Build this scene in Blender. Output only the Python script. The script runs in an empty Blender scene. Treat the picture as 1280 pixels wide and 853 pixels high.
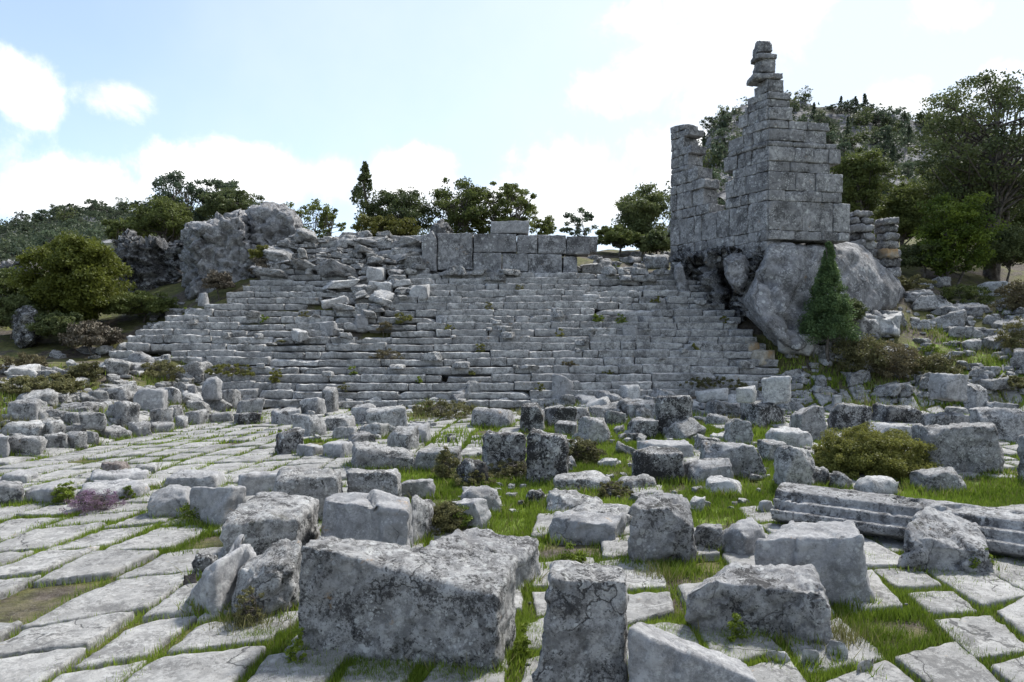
import bpy, bmesh, math, random
import numpy as np
from mathutils import Vector, Matrix, noise
rad = math.radians
random.seed(7); rng = np.random.default_rng(7)
SC = bpy.context.scene
COL = SC.collection
F, CX, CY, EYE = 900.0, 640.0, 426.5, 1.6      # focal length in photo pixels, photo centre, eye height (m)

# ------------------------------------------------------------------ basics
def link(o, parent=None):
    COL.objects.link(o)
    if parent: o.parent = parent
    return o
def tag(o, label=None, cat=None, group=None, kind=None):
    if label: o['label'] = label
    if cat: o['category'] = cat
    if group: o['group'] = group
    if kind: o['kind'] = kind
    return o
def empty(name, loc=(0,0,0)):
    o = bpy.data.objects.new(name, None); o.location = loc; o.empty_display_size = .2
    return link(o)
def P(px, py, D):                                # photo pixel at depth D -> world point
    return Vector(((px-CX)*D/F, D, EYE+(CY-py)*D/F))
def fast_mesh(name, V, Fc, mat=None, smooth=True, attr=None, uvs=None):
    V = np.asarray(V, dtype=np.float32); Fc = np.asarray(Fc, dtype=np.int32)
    me = bpy.data.meshes.new(name)
    n, k = Fc.shape
    me.vertices.add(len(V)); me.vertices.foreach_set('co', V.ravel())
    me.loops.add(n*k); me.loops.foreach_set('vertex_index', Fc.ravel())
    me.polygons.add(n); me.polygons.foreach_set('loop_start', np.arange(0, n*k, k, dtype=np.int32))
    me.polygons.foreach_set('loop_total', np.full(n, k, dtype=np.int32))
    me.polygons.foreach_set('use_smooth', np.full(n, smooth, dtype=bool))
    me.update(calc_edges=True); me.validate()
    if attr:
        for nm, arr in attr.items():
            a = me.attributes.new(nm, 'FLOAT', 'POINT'); a.data.foreach_set('value', np.asarray(arr, dtype=np.float32))
    if mat: me.materials.append(mat)
    return me
def obj_from(name, me, parent=None, loc=None):
    o = bpy.data.objects.new(name, me)
    if loc is not None: o.location = loc
    return link(o, parent)

# ------------------------------------------------------------------ terrain
def smooth01(t):
    t = np.clip(t, 0, 1); return t*t*(3-2*t)
CP = []
for X in (-5,-2,1,4,7,10): 
    for Y in (-5,1,5,9,13,16): CP.append((X,Y,0))
CP += [(13,-5,0),(13,1,0),(13,5,0),(13,9,0),(12.5,13,.05)]
CP += [(-7.5,-5,0),(-7.5,3,0),(-7,8,0),(-7.5,9.5,.1),(-7.2,12,.3),(-7.2,16,.3),(-10,5,.05),(-10,9,.4),(-10,13,.7),(-9.5,17,.9),(-14,13,.8),
       (-14,20,1.4),(-20,10,.8),(-25,25,2.4),(-12,22,2.1),(-15,26,2.9),(-11,23.2,2.6),(-8,25.5,4.6),(-10,30,5.2),(-16,34,4.2),(-25,30,3),
       (-40,60,8),(-20,60,8),(-30,0,.4),(-30,-30,0),(-40,30,4),(-60,50,6)]
for X in (-8,-4,0,4): CP += [(X,19,1.15),(X,20,1.95),(X,21,2.75),(X,22.3,3.5),(X,24,4.15),(X,26,4.7),(X,32,5.1),(X,45,6)]
for X in (-6.5,-3,0,3,6): CP += [(X,17.3,0)]
CP += [(-10,19.5,1.35),(6,20,1.8),(6,24,4.0),(7.5,18.5,1.1),(8.5,17.3,.55),(8.5,15.8,.12),(9,22,3.2),(10.3,19.6,2.0),(10.5,21,2.7),(12,24,3.6),
       (11.6,21.4,2.8),(12.4,17,.8),(12.4,19,1.6),(14,21,2.6),(16,24,3.4),(20,28,4.5),(14,27,4.2),(10,28,4.8),(20,20,2.8),(25,30,5.5),
       (13,15,.3),(16,15,.5),(20,10,.3),(30,15,2),(40,40,9),(15,40,7.5),(0,60,8),(-40,100,10),(0,100,10),(40,80,14),(300,300,5),(-300,300,5),
       (0,300,5),(0,-60,0),(300,-100,0),(-300,-100,0),(60,0,1),(300,80,6),(-300,80,4)]
CP = np.array(CP, dtype=float)
_A = np.sqrt(((CP[:,None,:2]-CP[None,:,:2])**2).sum(-1)+.3)
_n = len(CP); _M = np.zeros((_n+1,_n+1)); _M[:_n,:_n] = _A + np.eye(_n)*(-.02); _M[:_n,_n] = 1; _M[_n,:_n] = 1
_W = np.linalg.solve(_M, np.append(CP[:,2], 0))
_ph = [(rng.uniform(0,6.28), rng.uniform(0,6.28), k) for k in (.55,.9,1.5,2.3,3.7,5.5) for _ in range(2)]
def ground(X, Y):
    X = np.asarray(X, dtype=float); Y = np.asarray(Y, dtype=float)
    out = np.zeros(X.shape); xs = X.ravel(); ys = Y.ravel(); r = np.empty(xs.shape)
    for i in range(0, len(xs), 20000):
        a = xs[i:i+20000]; b = ys[i:i+20000]
        d = np.sqrt((a[:,None]-CP[None,:,0])**2+(b[:,None]-CP[None,:,1])**2+.3)
        r[i:i+20000] = d@_W[:_n]+_W[_n]
    r = r.reshape(X.shape)
    inside = smooth01((X+7.2)/.9)*smooth01((12.6-X)/1.5)*smooth01((17.2-Y)/1.2)*smooth01((Y+60)/5)
    bump = sum(np.sin(X*k+p)*np.cos(Y*k*1.1+q)/k for p, q, k in _ph)
    far = smooth01((np.hypot(X, Y)-10)/20)
    r = r + bump*(.03+.07*far)
    return r*(1-inside) + inside*bump*.008
SX0, SX1, SY, ST, SR = -10.5, 7.3, 17.2, .235, .19
def stairs(X, Y):
    k = np.floor((np.asarray(Y)-SY)/ST)
    z = SR*(k+1)
    ok = (k >= 0)&(k < 26)&(X > SX0+np.maximum(0,k-5)*.17)&(X < SX1-k*.09)&((k < 19)|(X < -2.6))
    return np.where(ok, z, -9)
def surf(X, Y): return np.maximum(ground(X, Y), stairs(X, Y))
def hit(px, py, fn=ground, d0=2.5, d1=60):
    D = np.concatenate([np.arange(d0, 12, .02), np.arange(12, d1, .05)])
    X = (px-CX)*D/F; Z = EYE+(CY-py)*D/F
    g = fn(X, D)
    idx = np.nonzero(Z <= g)[0]
    i = idx[0] if len(idx) else len(D)-1
    return X[i], D[i], float(g[i])

# ------------------------------------------------------------------ materials
def new_mat(name):
    m = bpy.data.materials.new(name); m.use_nodes = True
    nt = m.node_tree; nt.nodes.clear()
    out = nt.nodes.new('ShaderNodeOutputMaterial'); b = nt.nodes.new('ShaderNodeBsdfPrincipled')
    nt.links.new(b.outputs[0], out.inputs[0]); b.inputs['Roughness'].default_value = .9
    b.inputs['Specular IOR Level'].default_value = .25
    return m, nt, b, out
class G:
    def __init__(s, nt): s.nt = nt
    def n(s, t, **kw):
        x = s.nt.nodes.new(t)
        for k, v in kw.items(): setattr(x, k, v)
        return x
    def l(s, a, b): s.nt.links.new(a, b)
    def val(s, sock, v):
        if isinstance(v, (int, float, tuple)): sock.default_value = v
        else: s.l(v, sock)
    def noise(s, vec, scale, detail=4, rough=.55, dist=0):
        x = s.n('ShaderNodeTexNoise'); s.l(vec, x.inputs['Vector'])
        x.inputs['Scale'].default_value = scale; x.inputs['Detail'].default_value = detail
        x.inputs['Roughness'].default_value = rough; x.inputs['Distortion'].default_value = dist
        return x.outputs['Fac']
    def vor(s, vec, scale, feat='F1'):
        x = s.n('ShaderNodeTexVoronoi', feature=feat); s.l(vec, x.inputs['Vector']); x.inputs['Scale'].default_value = scale
        return x
    def ramp(s, v, a, b, lo=0., hi=1.):
        x = s.n('ShaderNodeMapRange', interpolation_type='SMOOTHSTEP'); s.val(x.inputs['Value'], v)
        x.inputs['From Min'].default_value = a; x.inputs['From Max'].default_value = b
        x.inputs['To Min'].default_value = lo; x.inputs['To Max'].default_value = hi
        return x.outputs['Result']
    def math(s, op, a, b=0., c=0.):
        x = s.n('ShaderNodeMath', operation=op); s.val(x.inputs[0], a); s.val(x.inputs[1], b); s.val(x.inputs[2], c)
        return x.outputs[0]
    def mix(s, f, a, b):
        x = s.n('ShaderNodeMix', data_type='RGBA'); s.val(x.inputs['Factor'], f)
        for sock, v in ((x.inputs['A'], a), (x.inputs['B'], b)):
            if isinstance(v, tuple): sock.default_value = (*v, 1)
            else: s.l(v, sock)
        return x.outputs['Result']
    def vadd(s, a, b, scale=1.):
        x = s.n('ShaderNodeVectorMath', operation='MULTIPLY_ADD'); s.val(x.inputs[0], b); x.inputs[1].default_value = (scale,)*3; s.val(x.inputs[2], a)
        return x.outputs[0]
    def bump(s, h, strength, dist, normal=None):
        x = s.n('ShaderNodeBump'); x.inputs['Strength'].default_value = strength; x.inputs['Distance'].default_value = dist
        s.l(h, x.inputs['Height'])
        if normal: s.l(normal, x.inputs['Normal'])
        return x.outputs[0]

def stone_mat(name, base=(.22,.225,.24), light=(.42,.42,.425), dark=.5, pale=.4, crack=.5, speck=.6, moss=.2, s=1., bumpd=.03, tan=.0, cover=0.):
    """weathered grey limestone: tone clouds, black lichen, pale lichen discs, pits, cracks, moss"""
    base = tuple(q*1.36 for q in base); light = tuple(q*1.38 for q in light)
    m, nt, b, out = new_mat(name); g = G(nt)
    tc = g.n('ShaderNodeTexCoord'); oi = g.n('ShaderNodeObjectInfo'); at = g.n('ShaderNodeAttribute', attribute_name='var')
    var = g.math('ADD', at.outputs['Fac'], oi.outputs['Random'])
    off = g.n('ShaderNodeVectorMath', operation='SCALE'); off.inputs[0].default_value = (37., 51., 23.); g.l(var, off.inputs['Scale'])
    vec = g.vadd(tc.outputs['Object'], off.outputs[0])
    warpc = g.n('ShaderNodeTexNoise'); g.l(vec, warpc.inputs['Vector']); warpc.inputs['Scale'].default_value = 5*s; warpc.inputs['Detail'].default_value = 5
    wv = g.vadd(vec, warpc.outputs['Color'], .10)
    n1 = g.noise(vec, 1.6*s, 4, .6); n2 = g.noise(vec, 11*s, 10, .78); n3 = g.noise(vec, 34*s, 8, .8); n4 = g.noise(vec, 120*s, 3, .7)
    nlow = g.noise(vec, 3.4*s, 6, .68)
    col = g.mix(g.ramp(n2, .40, .60), tuple(c*.8 for c in base), light)
    col = g.mix(g.ramp(n1, .40, .68, 0, .55), col, tuple(c*.72 for c in base))
    vtone = g.math('FRACT', g.math('MULTIPLY', var, 7.31))
    col = g.mix(g.ramp(vtone, 0, 1, 0, .40), col, tuple(c*.66 for c in base))
    if tan:
        col = g.mix(g.ramp(g.noise(vec, 2.2*s, 4), .5, .68, 0, tan), col, (.42,.27,.13))
    v = g.vor(wv, 13*s); v2 = g.vor(wv, 34*s)
    p1 = g.math('MULTIPLY', g.ramp(v.outputs['Distance'], .36, .26), g.ramp(g.noise(vec, 3.3*s, 5, .7), .50, .57))
    p2 = g.math('MULTIPLY', g.ramp(v2.outputs['Distance'], .40, .28), g.ramp(g.noise(vec, 5*s, 5, .7), .50, .58))
    p3 = g.ramp(n3, .56, .66, 0, .7)
    col = g.mix(g.math('MULTIPLY', g.math('MAXIMUM', g.math('MAXIMUM', p1, p2), p3), pale), col, (.56,.565,.55))
    # black crust: fine specks that crowd together into patches
    th = g.math('SUBTRACT', .625-cover, g.math('MULTIPLY', g.math('SUBTRACT', nlow, .42), .85))
    d1 = g.ramp(g.math('SUBTRACT', n3, th), -.03, .04)
    d2 = g.math('MULTIPLY', g.ramp(n3, .44, .36), g.ramp(n4, .62, .45))
    dk = g.math('MAXIMUM', g.math('MULTIPLY', d1, dark), g.math('MULTIPLY', d2, speck))
    col = g.mix(dk, col, (.032,.031,.031))
    wc = g.vadd(vec, warpc.outputs['Color'], .35)
    vc = g.vor(wc, 1.3*s, 'DISTANCE_TO_EDGE')
    ck = g.math('MULTIPLY', g.ramp(vc.outputs['Distance'], .012, .003), g.ramp(g.noise(vec, 1.4*s, 2), .50, .56))
    col = g.mix(g.math('MULTIPLY', ck, crack), col, (.03,.03,.03))
    mm = g.math('MULTIPLY', g.ramp(g.noise(vec, 2.6*s, 9, .75), .60, .65), moss)
    col = g.mix(mm, col, (.035,.034,.016))
    oc = g.math('MULTIPLY', g.ramp(g.noise(vec, 4.1*s, 7, .75), .635, .67), g.ramp(n3, .40, .55, 0, .5))
    col = g.mix(oc, col, (.36,.22,.09))
    g.l(col, b.inputs['Base Color'])
    h = g.math('ADD', g.math('MULTIPLY', n2, 1.), g.math('MULTIPLY', n3, .5))
    h = g.math('SUBTRACT', h, g.math('MULTIPLY', ck, .5*crack))
    h = g.math('SUBTRACT', h, g.math('MULTIPLY', dk, .12))
    h = g.math('ADD', h, g.math('MULTIPLY', n4, .10))
    g.l(g.bump(h, .9, bumpd), b.inputs['Normal'])
    return m

M = {}
M['block'] = stone_mat('weathered_limestone', base=(.19,.188,.19), light=(.36,.357,.352), dark=.85, pale=.55, moss=.6)
M['speckled'] = stone_mat('lichen_limestone', base=(.18,.178,.176), light=(.36,.356,.348), dark=.85, pale=.75, crack=.8, speck=1., moss=.5, s=1.35, cover=-.012)
M['smooth'] = stone_mat('smooth_limestone', base=(.23,.229,.233), light=(.31,.308,.308), dark=.35, pale=.4, crack=.5, speck=.45, moss=.25, bumpd=.018)
M['black'] = stone_mat('black_lichen_stone', base=(.13,.129,.13), light=(.34,.337,.33), dark=1., pale=.95, crack=.9, speck=.95, moss=.5, s=1.1, cover=.05)
M['paving'] = stone_mat('paving_limestone', base=(.215,.212,.205), light=(.29,.285,.274), dark=.5, pale=.25, crack=.7, speck=.4, moss=.3, bumpd=.012)
M['step'] = stone_mat('seating_limestone', base=(.235,.232,.232), light=(.42,.416,.405), dark=.55, pale=.55, crack=.3, speck=.6, moss=.5, s=.8, bumpd=.03)
M['tower'] = stone_mat('tower_limestone', base=(.165,.164,.168), light=(.31,.307,.305), dark=.7, pale=.75, crack=.45, speck=.6, moss=.45, s=.6, bumpd=.04)
M['rock'] = stone_mat('bedrock_limestone', base=(.17,.169,.174), light=(.30,.298,.30), dark=.6, pale=.6, crack=.6, speck=.5, moss=.4, s=.5, bumpd=.05)
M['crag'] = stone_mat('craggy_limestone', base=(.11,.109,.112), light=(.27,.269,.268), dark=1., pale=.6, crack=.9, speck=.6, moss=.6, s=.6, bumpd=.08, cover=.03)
M['tan'] = stone_mat('tan_limestone', base=(.26,.23,.18), light=(.38,.34,.28), dark=.2, pale=.2, crack=.3, speck=.2, moss=.1, tan=.9)
M['rubble'] = stone_mat('rubble_limestone', base=(.18,.178,.176), light=(.37,.367,.357), dark=.85, pale=.6, crack=.5, speck=.7, moss=.6, s=1.1)
M['white'] = stone_mat('fresh_broken_limestone', base=(.34,.338,.335), light=(.48,.476,.465), dark=.5, pale=.25, crack=.3, speck=.4, moss=.4, s=1.2)
M['red'] = stone_mat('brown_earthy_stone', base=(.11,.09,.082), light=(.22,.19,.175), dark=.5, pale=.2, crack=.3, speck=.4, moss=.2, s=2)

def leaf_mat(name, a, b_, trans=.35, rough=.6):
    m, nt, b, out = new_mat(name); g = G(nt)
    geo = g.n('ShaderNodeNewGeometry'); at = g.n('ShaderNodeAttribute', attribute_name='var'); oi = g.n('ShaderNodeObjectInfo')
    f = g.math('ADD', at.outputs['Fac'], g.math('MULTIPLY', g.math('SUBTRACT', oi.outputs['Random'], .5), .4))
    col = g.mix(f, a, b_)
    g.l(col, b.inputs['Base Color']); b.inputs['Roughness'].default_value = rough
    t = g.n('ShaderNodeBsdfTranslucent'); g.l(col, t.inputs['Color'])
    mx = g.n('ShaderNodeMixShader'); mx.inputs[0].default_value = trans
    g.l(b.outputs[0], mx.inputs[1]); g.l(t.outputs[0], mx.inputs[2]); g.l(mx.outputs[0], out.inputs[0])
    return m
M['oak'] = leaf_mat('oak_leaves', (.055,.075,.022), (.18,.21,.06))
M['olive'] = leaf_mat('olive_yellow_leaves', (.05,.065,.014), (.155,.175,.03))
M['dark_leaf'] = leaf_mat('dark_evergreen_leaves', (.045,.065,.027), (.15,.175,.065))
M['hill_leaf'] = leaf_mat('hillside_leaves', (.035,.052,.032), (.11,.135,.075))
M['bluegreen'] = leaf_mat('juniper_needles', (.045,.07,.045), (.15,.19,.11))
M['conifer'] = leaf_mat('cypress_needles', (.05,.085,.035), (.17,.25,.09))
M['bright'] = leaf_mat('bright_leaves', (.06,.095,.016), (.22,.28,.035))
M['heath'] = leaf_mat('heath_twigs', (.07,.07,.03), (.22,.21,.09))
M['heath_red'] = leaf_mat('heath_red_twigs', (.07,.06,.035), (.19,.165,.085))
M['broom'] = leaf_mat('yellow_green_shrub', (.07,.075,.02), (.23,.23,.055))
M['drytwig'] = leaf_mat('bare_twigs', (.075,.062,.045), (.17,.145,.105), 0)
M['purple'] = leaf_mat('purple_flowers', (.09,.08,.06), (.36,.22,.36))
M['grass'] = leaf_mat('grass_blades', (.085,.135,.014), (.28,.37,.05), .3, .5)
M['dry_grass'] = leaf_mat('dry_grass_blades', (.14,.14,.05), (.32,.30,.14), .3, .6)
m, nt, b, out = new_mat('bark'); g = G(nt); tc = g.n('ShaderNodeTexCoord')
n = g.noise(tc.outputs['Object'], 6, 5, .7)
g.l(g.mix(g.ramp(n, .35, .65), (.05,.042,.036), (.17,.15,.13)), b.inputs['Base Color']); g.l(g.bump(n, .8, .03), b.inputs['Normal']); M['bark'] = m

# ground: soil, turf and dry cover
m, nt, b, out = new_mat('ground_cover'); g = G(nt); tc = g.n('ShaderNodeTexCoord'); v = tc.outputs['Object']
at = g.n('ShaderNodeAttribute', attribute_name='turf')
na = g.noise(v, .8, 5, .6); nb = g.noise(v, 7, 6, .7); nc = g.noise(v, 40, 4, .7)
soil = g.mix(g.ramp(nb, .35, .65), (.045,.035,.026), (.115,.095,.075))
soil = g.mix(g.ramp(nc, .56, .66, 0, .6), soil, (.22,.205,.19))
dry = g.mix(g.ramp(nb, .35, .62), (.055,.060,.018), (.12,.115,.04))
gr = g.mix(g.ramp(nb, .3, .65), (.075,.12,.014), (.18,.25,.03))
gr = g.mix(g.ramp(nc, .45, .62, 0, .6), gr, (.05,.07,.015))
c1 = g.mix(g.ramp(na, .42, .54), soil, dry)
lv = g.math('ADD', at.outputs['Fac'], g.math('MULTIPLY', g.math('SUBTRACT', nb, .5), .9))
c1 = g.mix(g.ramp(lv, .4, .56), c1, gr)
g.l(c1, b.inputs['Base Color'])
g.l(g.bump(g.math('ADD', nb, g.math('MULTIPLY', nc, .4)), .9, .05), b.inputs['Normal']); M['ground'] = m
# hills: scrub and rock
m, nt, b, out = new_mat('hillside'); g = G(nt); tc = g.n('ShaderNodeTexCoord'); v = tc.outputs['Object']
na = g.noise(v, .09, 6, .65); nb = g.noise(v, .5, 6, .75); vo = g.vor(g.vadd(v, nb, 2.), .22, 'DISTANCE_TO_EDGE')
rock = g.mix(g.ramp(nb, .35, .65), (.12,.12,.126), (.29,.29,.295)); rock = g.mix(g.ramp(vo.outputs['Distance'], .12, .0, 0, .8), rock, (.05,.05,.055))
scrub = g.mix(g.ramp(nb, .35, .65), (.022,.030,.015), (.05,.058,.028))
at = g.n('ShaderNodeAttribute', attribute_name='rocky')
f = g.math('ADD', at.outputs['Fac'], g.math('MULTIPLY', g.math('SUBTRACT', na, .5), 2.2))
g.l(g.mix(g.ramp(f, .34, .50), scrub, rock), b.inputs['Base Color']); g.l(g.bump(g.math('ADD', nb, g.ramp(vo.outputs['Distance'], 0, .2)), .9, .8), b.inputs['Normal'])
M['hill'] = m

# ------------------------------------------------------------------ stone geometry
_grid = {}
def cube_grid(nx, ny, nz):
    key = (nx, ny, nz)
    if key in _grid: return _grid[key]
    idx = {}; V = []; Fs = []
    def vid(i, j, k):
        t = (i, j, k)
        if t not in idx: idx[t] = len(V); V.append((2*i/nx-1, 2*j/ny-1, 2*k/nz-1))
        return idx[t]
    for i in range(nx):
        for j in range(ny):
            Fs.append((vid(i,j,0), vid(i,j+1,0), vid(i+1,j+1,0), vid(i+1,j,0)))
            Fs.append((vid(i,j,nz), vid(i+1,j,nz), vid(i+1,j+1,nz), vid(i,j+1,nz)))
    for i in range(nx):
        for k in range(nz):
            Fs.append((vid(i,0,k), vid(i+1,0,k), vid(i+1,0,k+1), vid(i,0,k+1)))
            Fs.append((vid(i,ny,k), vid(i,ny,k+1), vid(i+1,ny,k+1), vid(i+1,ny,k)))
    for j in range(ny):
        for k in range(nz):
            Fs.append((vid(0,j,k), vid(0,j,k+1), vid(0,j+1,k+1), vid(0,j+1,k)))
            Fs.append((vid(nx,j,k), vid(nx,j+1,k), vid(nx,j+1,k+1), vid(nx,j,k+1)))
    _grid[key] = (np.array(V), np.array(Fs)); return _grid[key]
def fnoise(Pt, scale, seed, octv=3):
    o = Vector((seed*3.7, seed*1.3, seed*7.1)); sc = scale
    return np.array([noise.fractal(Vector(p)*sc+o, 1., 2.1, octv) for p in Pt.tolist()])
def facets(Pt, scale, seed, tilt=1.6):
    """angular broken planes: every cell of a Voronoi pattern gets its own level and slope, with a groove between cells"""
    o = Vector((seed*2.3, seed*5.1, seed*.7)); vor = noise.voronoi; out = np.empty(len(Pt)); gr_ = np.empty(len(Pt)); cache = {}
    for i_, p in enumerate(Pt.tolist()):
        q = Vector(p)*scale+o; dd, pp = vor(q); c = pp[0]; k = (round(c.x, 3), round(c.y, 3), round(c.z, 3))
        h = cache.get(k)
        if h is None:
            r = random.Random(hash(k)); h = (r.uniform(-.5, .5), Vector((r.uniform(-1, 1), r.uniform(-1, 1), r.uniform(-1, 1)))*tilt*.5); cache[k] = h
        out[i_] = h[0]+(q-c).dot(h[1]); gr_[i_] = max(0., .10-(dd[1]-dd[0]))/.10
    return out, gr_
# corner order: (x-,y-,z-) (x+,y-,z-) (x+,y+,z-) (x-,y+,z-) then the same on top
def hexa(corners, cell=.05, rnd=.03, rough=.02, cuts=2, seed=0, maxn=60, lump=0., pits=0., cutk=1.):
    C = np.array([tuple(c) for c in corners], dtype=float)
    L = np.array([(np.linalg.norm(C[1]-C[0])+np.linalg.norm(C[5]-C[4]))/2, (np.linalg.norm(C[3]-C[0])+np.linalg.norm(C[7]-C[4]))/2,
                  np.mean([np.linalg.norm(C[i+4]-C[i]) for i in range(4)])])
    N = np.clip(np.round(L/cell), 2, maxn).astype(int)
    V, Fs = cube_grid(*N.tolist())
    r_ = np.random.default_rng(seed+11)
    H = L/2; rn = min(rnd, H.min()*.9)
    q_ = V.copy()
    for ax_ in range(3):                                     # grid lines hug the edges so that faces stay flat
        n_ = int(N[ax_])
        if n_ >= 3:
            vals = np.linspace(-1, 1, n_+1); e_ = min(2/n_, 1.5*rn/H[ax_])
            if n_ >= 4: vals[1:-1] = np.linspace(-1+e_, 1-e_, n_-1)
            else: vals[1], vals[-2] = -1+e_, 1-e_
            q_[:,ax_] = vals[np.round((V[:,ax_]+1)/2*n_).astype(int)]
    p = q_*H
    nf = fnoise(p, 1.6/max(L.max(), .2), seed, 2)
    rr = np.clip(rn*(1+1.6*nf), rn*.25, H.min()*.95)[:,None]
    q = np.clip(p, -(H-rr), H-rr); d = p-q; ln = np.linalg.norm(d, axis=1, keepdims=True); ln[ln == 0] = 1
    p = q+rr*d/ln
    for c in range(cuts):                                   # broken corners and edges
        nrm = r_.normal(size=3); nrm[2] = abs(nrm[2])*.9+.05; s = np.abs(nrm)
        if s.max()/s.sum() > .8: nrm = np.sign(nrm)*(s+s.max()*.5)
        nrm /= np.linalg.norm(nrm)
        mx = (np.abs(nrm)*H).sum(); h = mx*(1-r_.uniform(.08, .30)*cutk)
        wob = .03*L.min()*fnoise(p, 5/L.max(), seed+c+3, 2)
        ex = p@nrm-h+wob; p = p-np.maximum(ex, 0)[:,None]*nrm
    u = p/H
    w = [(1-u[:,0])*(1-u[:,1])*(1-u[:,2]), (1+u[:,0])*(1-u[:,1])*(1-u[:,2]), (1+u[:,0])*(1+u[:,1])*(1-u[:,2]), (1-u[:,0])*(1+u[:,1])*(1-u[:,2]),
         (1-u[:,0])*(1-u[:,1])*(1+u[:,2]), (1+u[:,0])*(1-u[:,1])*(1+u[:,2]), (1+u[:,0])*(1+u[:,1])*(1+u[:,2]), (1-u[:,0])*(1+u[:,1])*(1+u[:,2])]
    W = sum((wi/8)[:,None]*C[i] for i, wi in enumerate(w))
    # outward direction: box-frame direction carried into the world
    ax = (C[1]-C[0]+C[5]-C[4]); ay = (C[3]-C[0]+C[7]-C[4]); az = (C[4]-C[0]+C[6]-C[2])
    ax, ay, az = [a/np.linalg.norm(a) for a in (ax, ay, az)]
    dn = d/ln; nr = dn[:,:1]*ax+dn[:,1:2]*ay+dn[:,2:]*az
    disp = rough*(.55*fnoise(W, 6, seed+20, 2)+.9*fnoise(W, 17, seed+21, 4))
    if lump:
        fo, fg = facets(W, 2.3/max(L.max(), .3), seed+40)
        disp = disp+lump*.5*fnoise(W, 1.7/max(L.max(), .3), seed+40, 3)+lump*.75*fo-lump*.25*fg
    if pits:
        t = fnoise(W, 14, seed+60, 4); disp = disp-pits*.7*np.maximum(0, t-.2)
        t = np.abs(fnoise(W, 1.6, seed+70, 3)); disp = disp-pits*.5*np.maximum(0, .02-t)/.02
    W = W+nr*disp[:,None]
    return W, Fs
def box_corners(cx, cy, z0, w, d, h, yaw=0, tilt=(0,0), jit=None):
    c, s = math.cos(yaw), math.sin(yaw); out = []
    for k in (0, 1):
        for sx, sy in ((-1,-1),(1,-1),(1,1),(-1,1)):
            x, y, z = sx*w/2, sy*d/2, h*k
            if jit is not None: x += jit[k*4+len(out)%4][0]*w; y += jit[k*4+len(out)%4][1]*d; z += (jit[k*4+len(out)%4][2]*h if k else 0)
            z += x*math.tan(tilt[0])+y*math.tan(tilt[1])
            out.append(Vector((cx+x*c-y*s, cy+x*s+y*c, z0+z)))
    return out
def proj(v): return (CX+F*v[0]/v[1], CY-F*(v[2]-EYE)/v[1])
class MB:                                                    # many stones of one wall or one course -> one mesh
    def __init__(s): s.V = []; s.F = []; s.A = []; s.n = 0
    def add(s, V, Fs, var=None):
        s.V.append(V); s.F.append(Fs+s.n); s.A.append(np.full(len(V), random.random() if var is None else var)); s.n += len(V)
    def build(s, name, mat, parent=None, loc=(0,0,0)):
        if parent is not None: loc = tuple(parent.location)
        V = np.concatenate(s.V)-np.array(loc); me = fast_mesh(name, V, np.concatenate(s.F), mat, True, {'var': np.concatenate(s.A)})
        return obj_from(name, me, parent, (0,0,0) if parent is not None else loc)

_seed = [100]
FOOT = []                                                    # where near stones meet the ground
def stone_obj(name, corners, mat, label, cat='stone', group=None, **kw):
    if cat == 'stone': cat = {'stone_block': 'stone block', 'boulder': 'boulder', 'stone_slab': 'stone slab'}.get(name, 'stone')
    _seed[0] += 1
    if corners[0][1] < 14: FOOT.append([tuple(q) for q in corners[:4]])
    V, Fs = hexa(corners, seed=_seed[0], **kw)
    loc = np.array([V[:,0].mean(), V[:,1].mean(), V[:,2].min()])
    o = obj_from(name, fast_mesh(name, V-loc, Fs, M[mat]), None, loc.tolist())
    return tag(o, label, cat, group)
def traced(name, FL, FR, BR, BL, mat, label, bl=None, br=None, back=None, **kw):
    """block from four top corners (px,py,depth); bottom corners below them, optional px shift of the front bottom"""
    top = [P(*FL), P(*FR), P(*BR), P(*BL)]
    bot = [Vector((t.x, t.y, float(ground(t.x, t.y))-.06)) for t in top]
    if bl: q = P(bl[0], 0, bl[1]); bot[0].x = q.x; bot[0].y = q.y
    if br: q = P(br[0], 0, br[1]); bot[1].x = q.x; bot[1].y = q.y
    if back: 
        for i, b_ in zip((2, 3), back):
            q = P(b_[0], 0, b_[1]); bot[i].x = q.x; bot[i].y = q.y
    return stone_obj(name, bot+top, mat, label, **kw)
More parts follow.
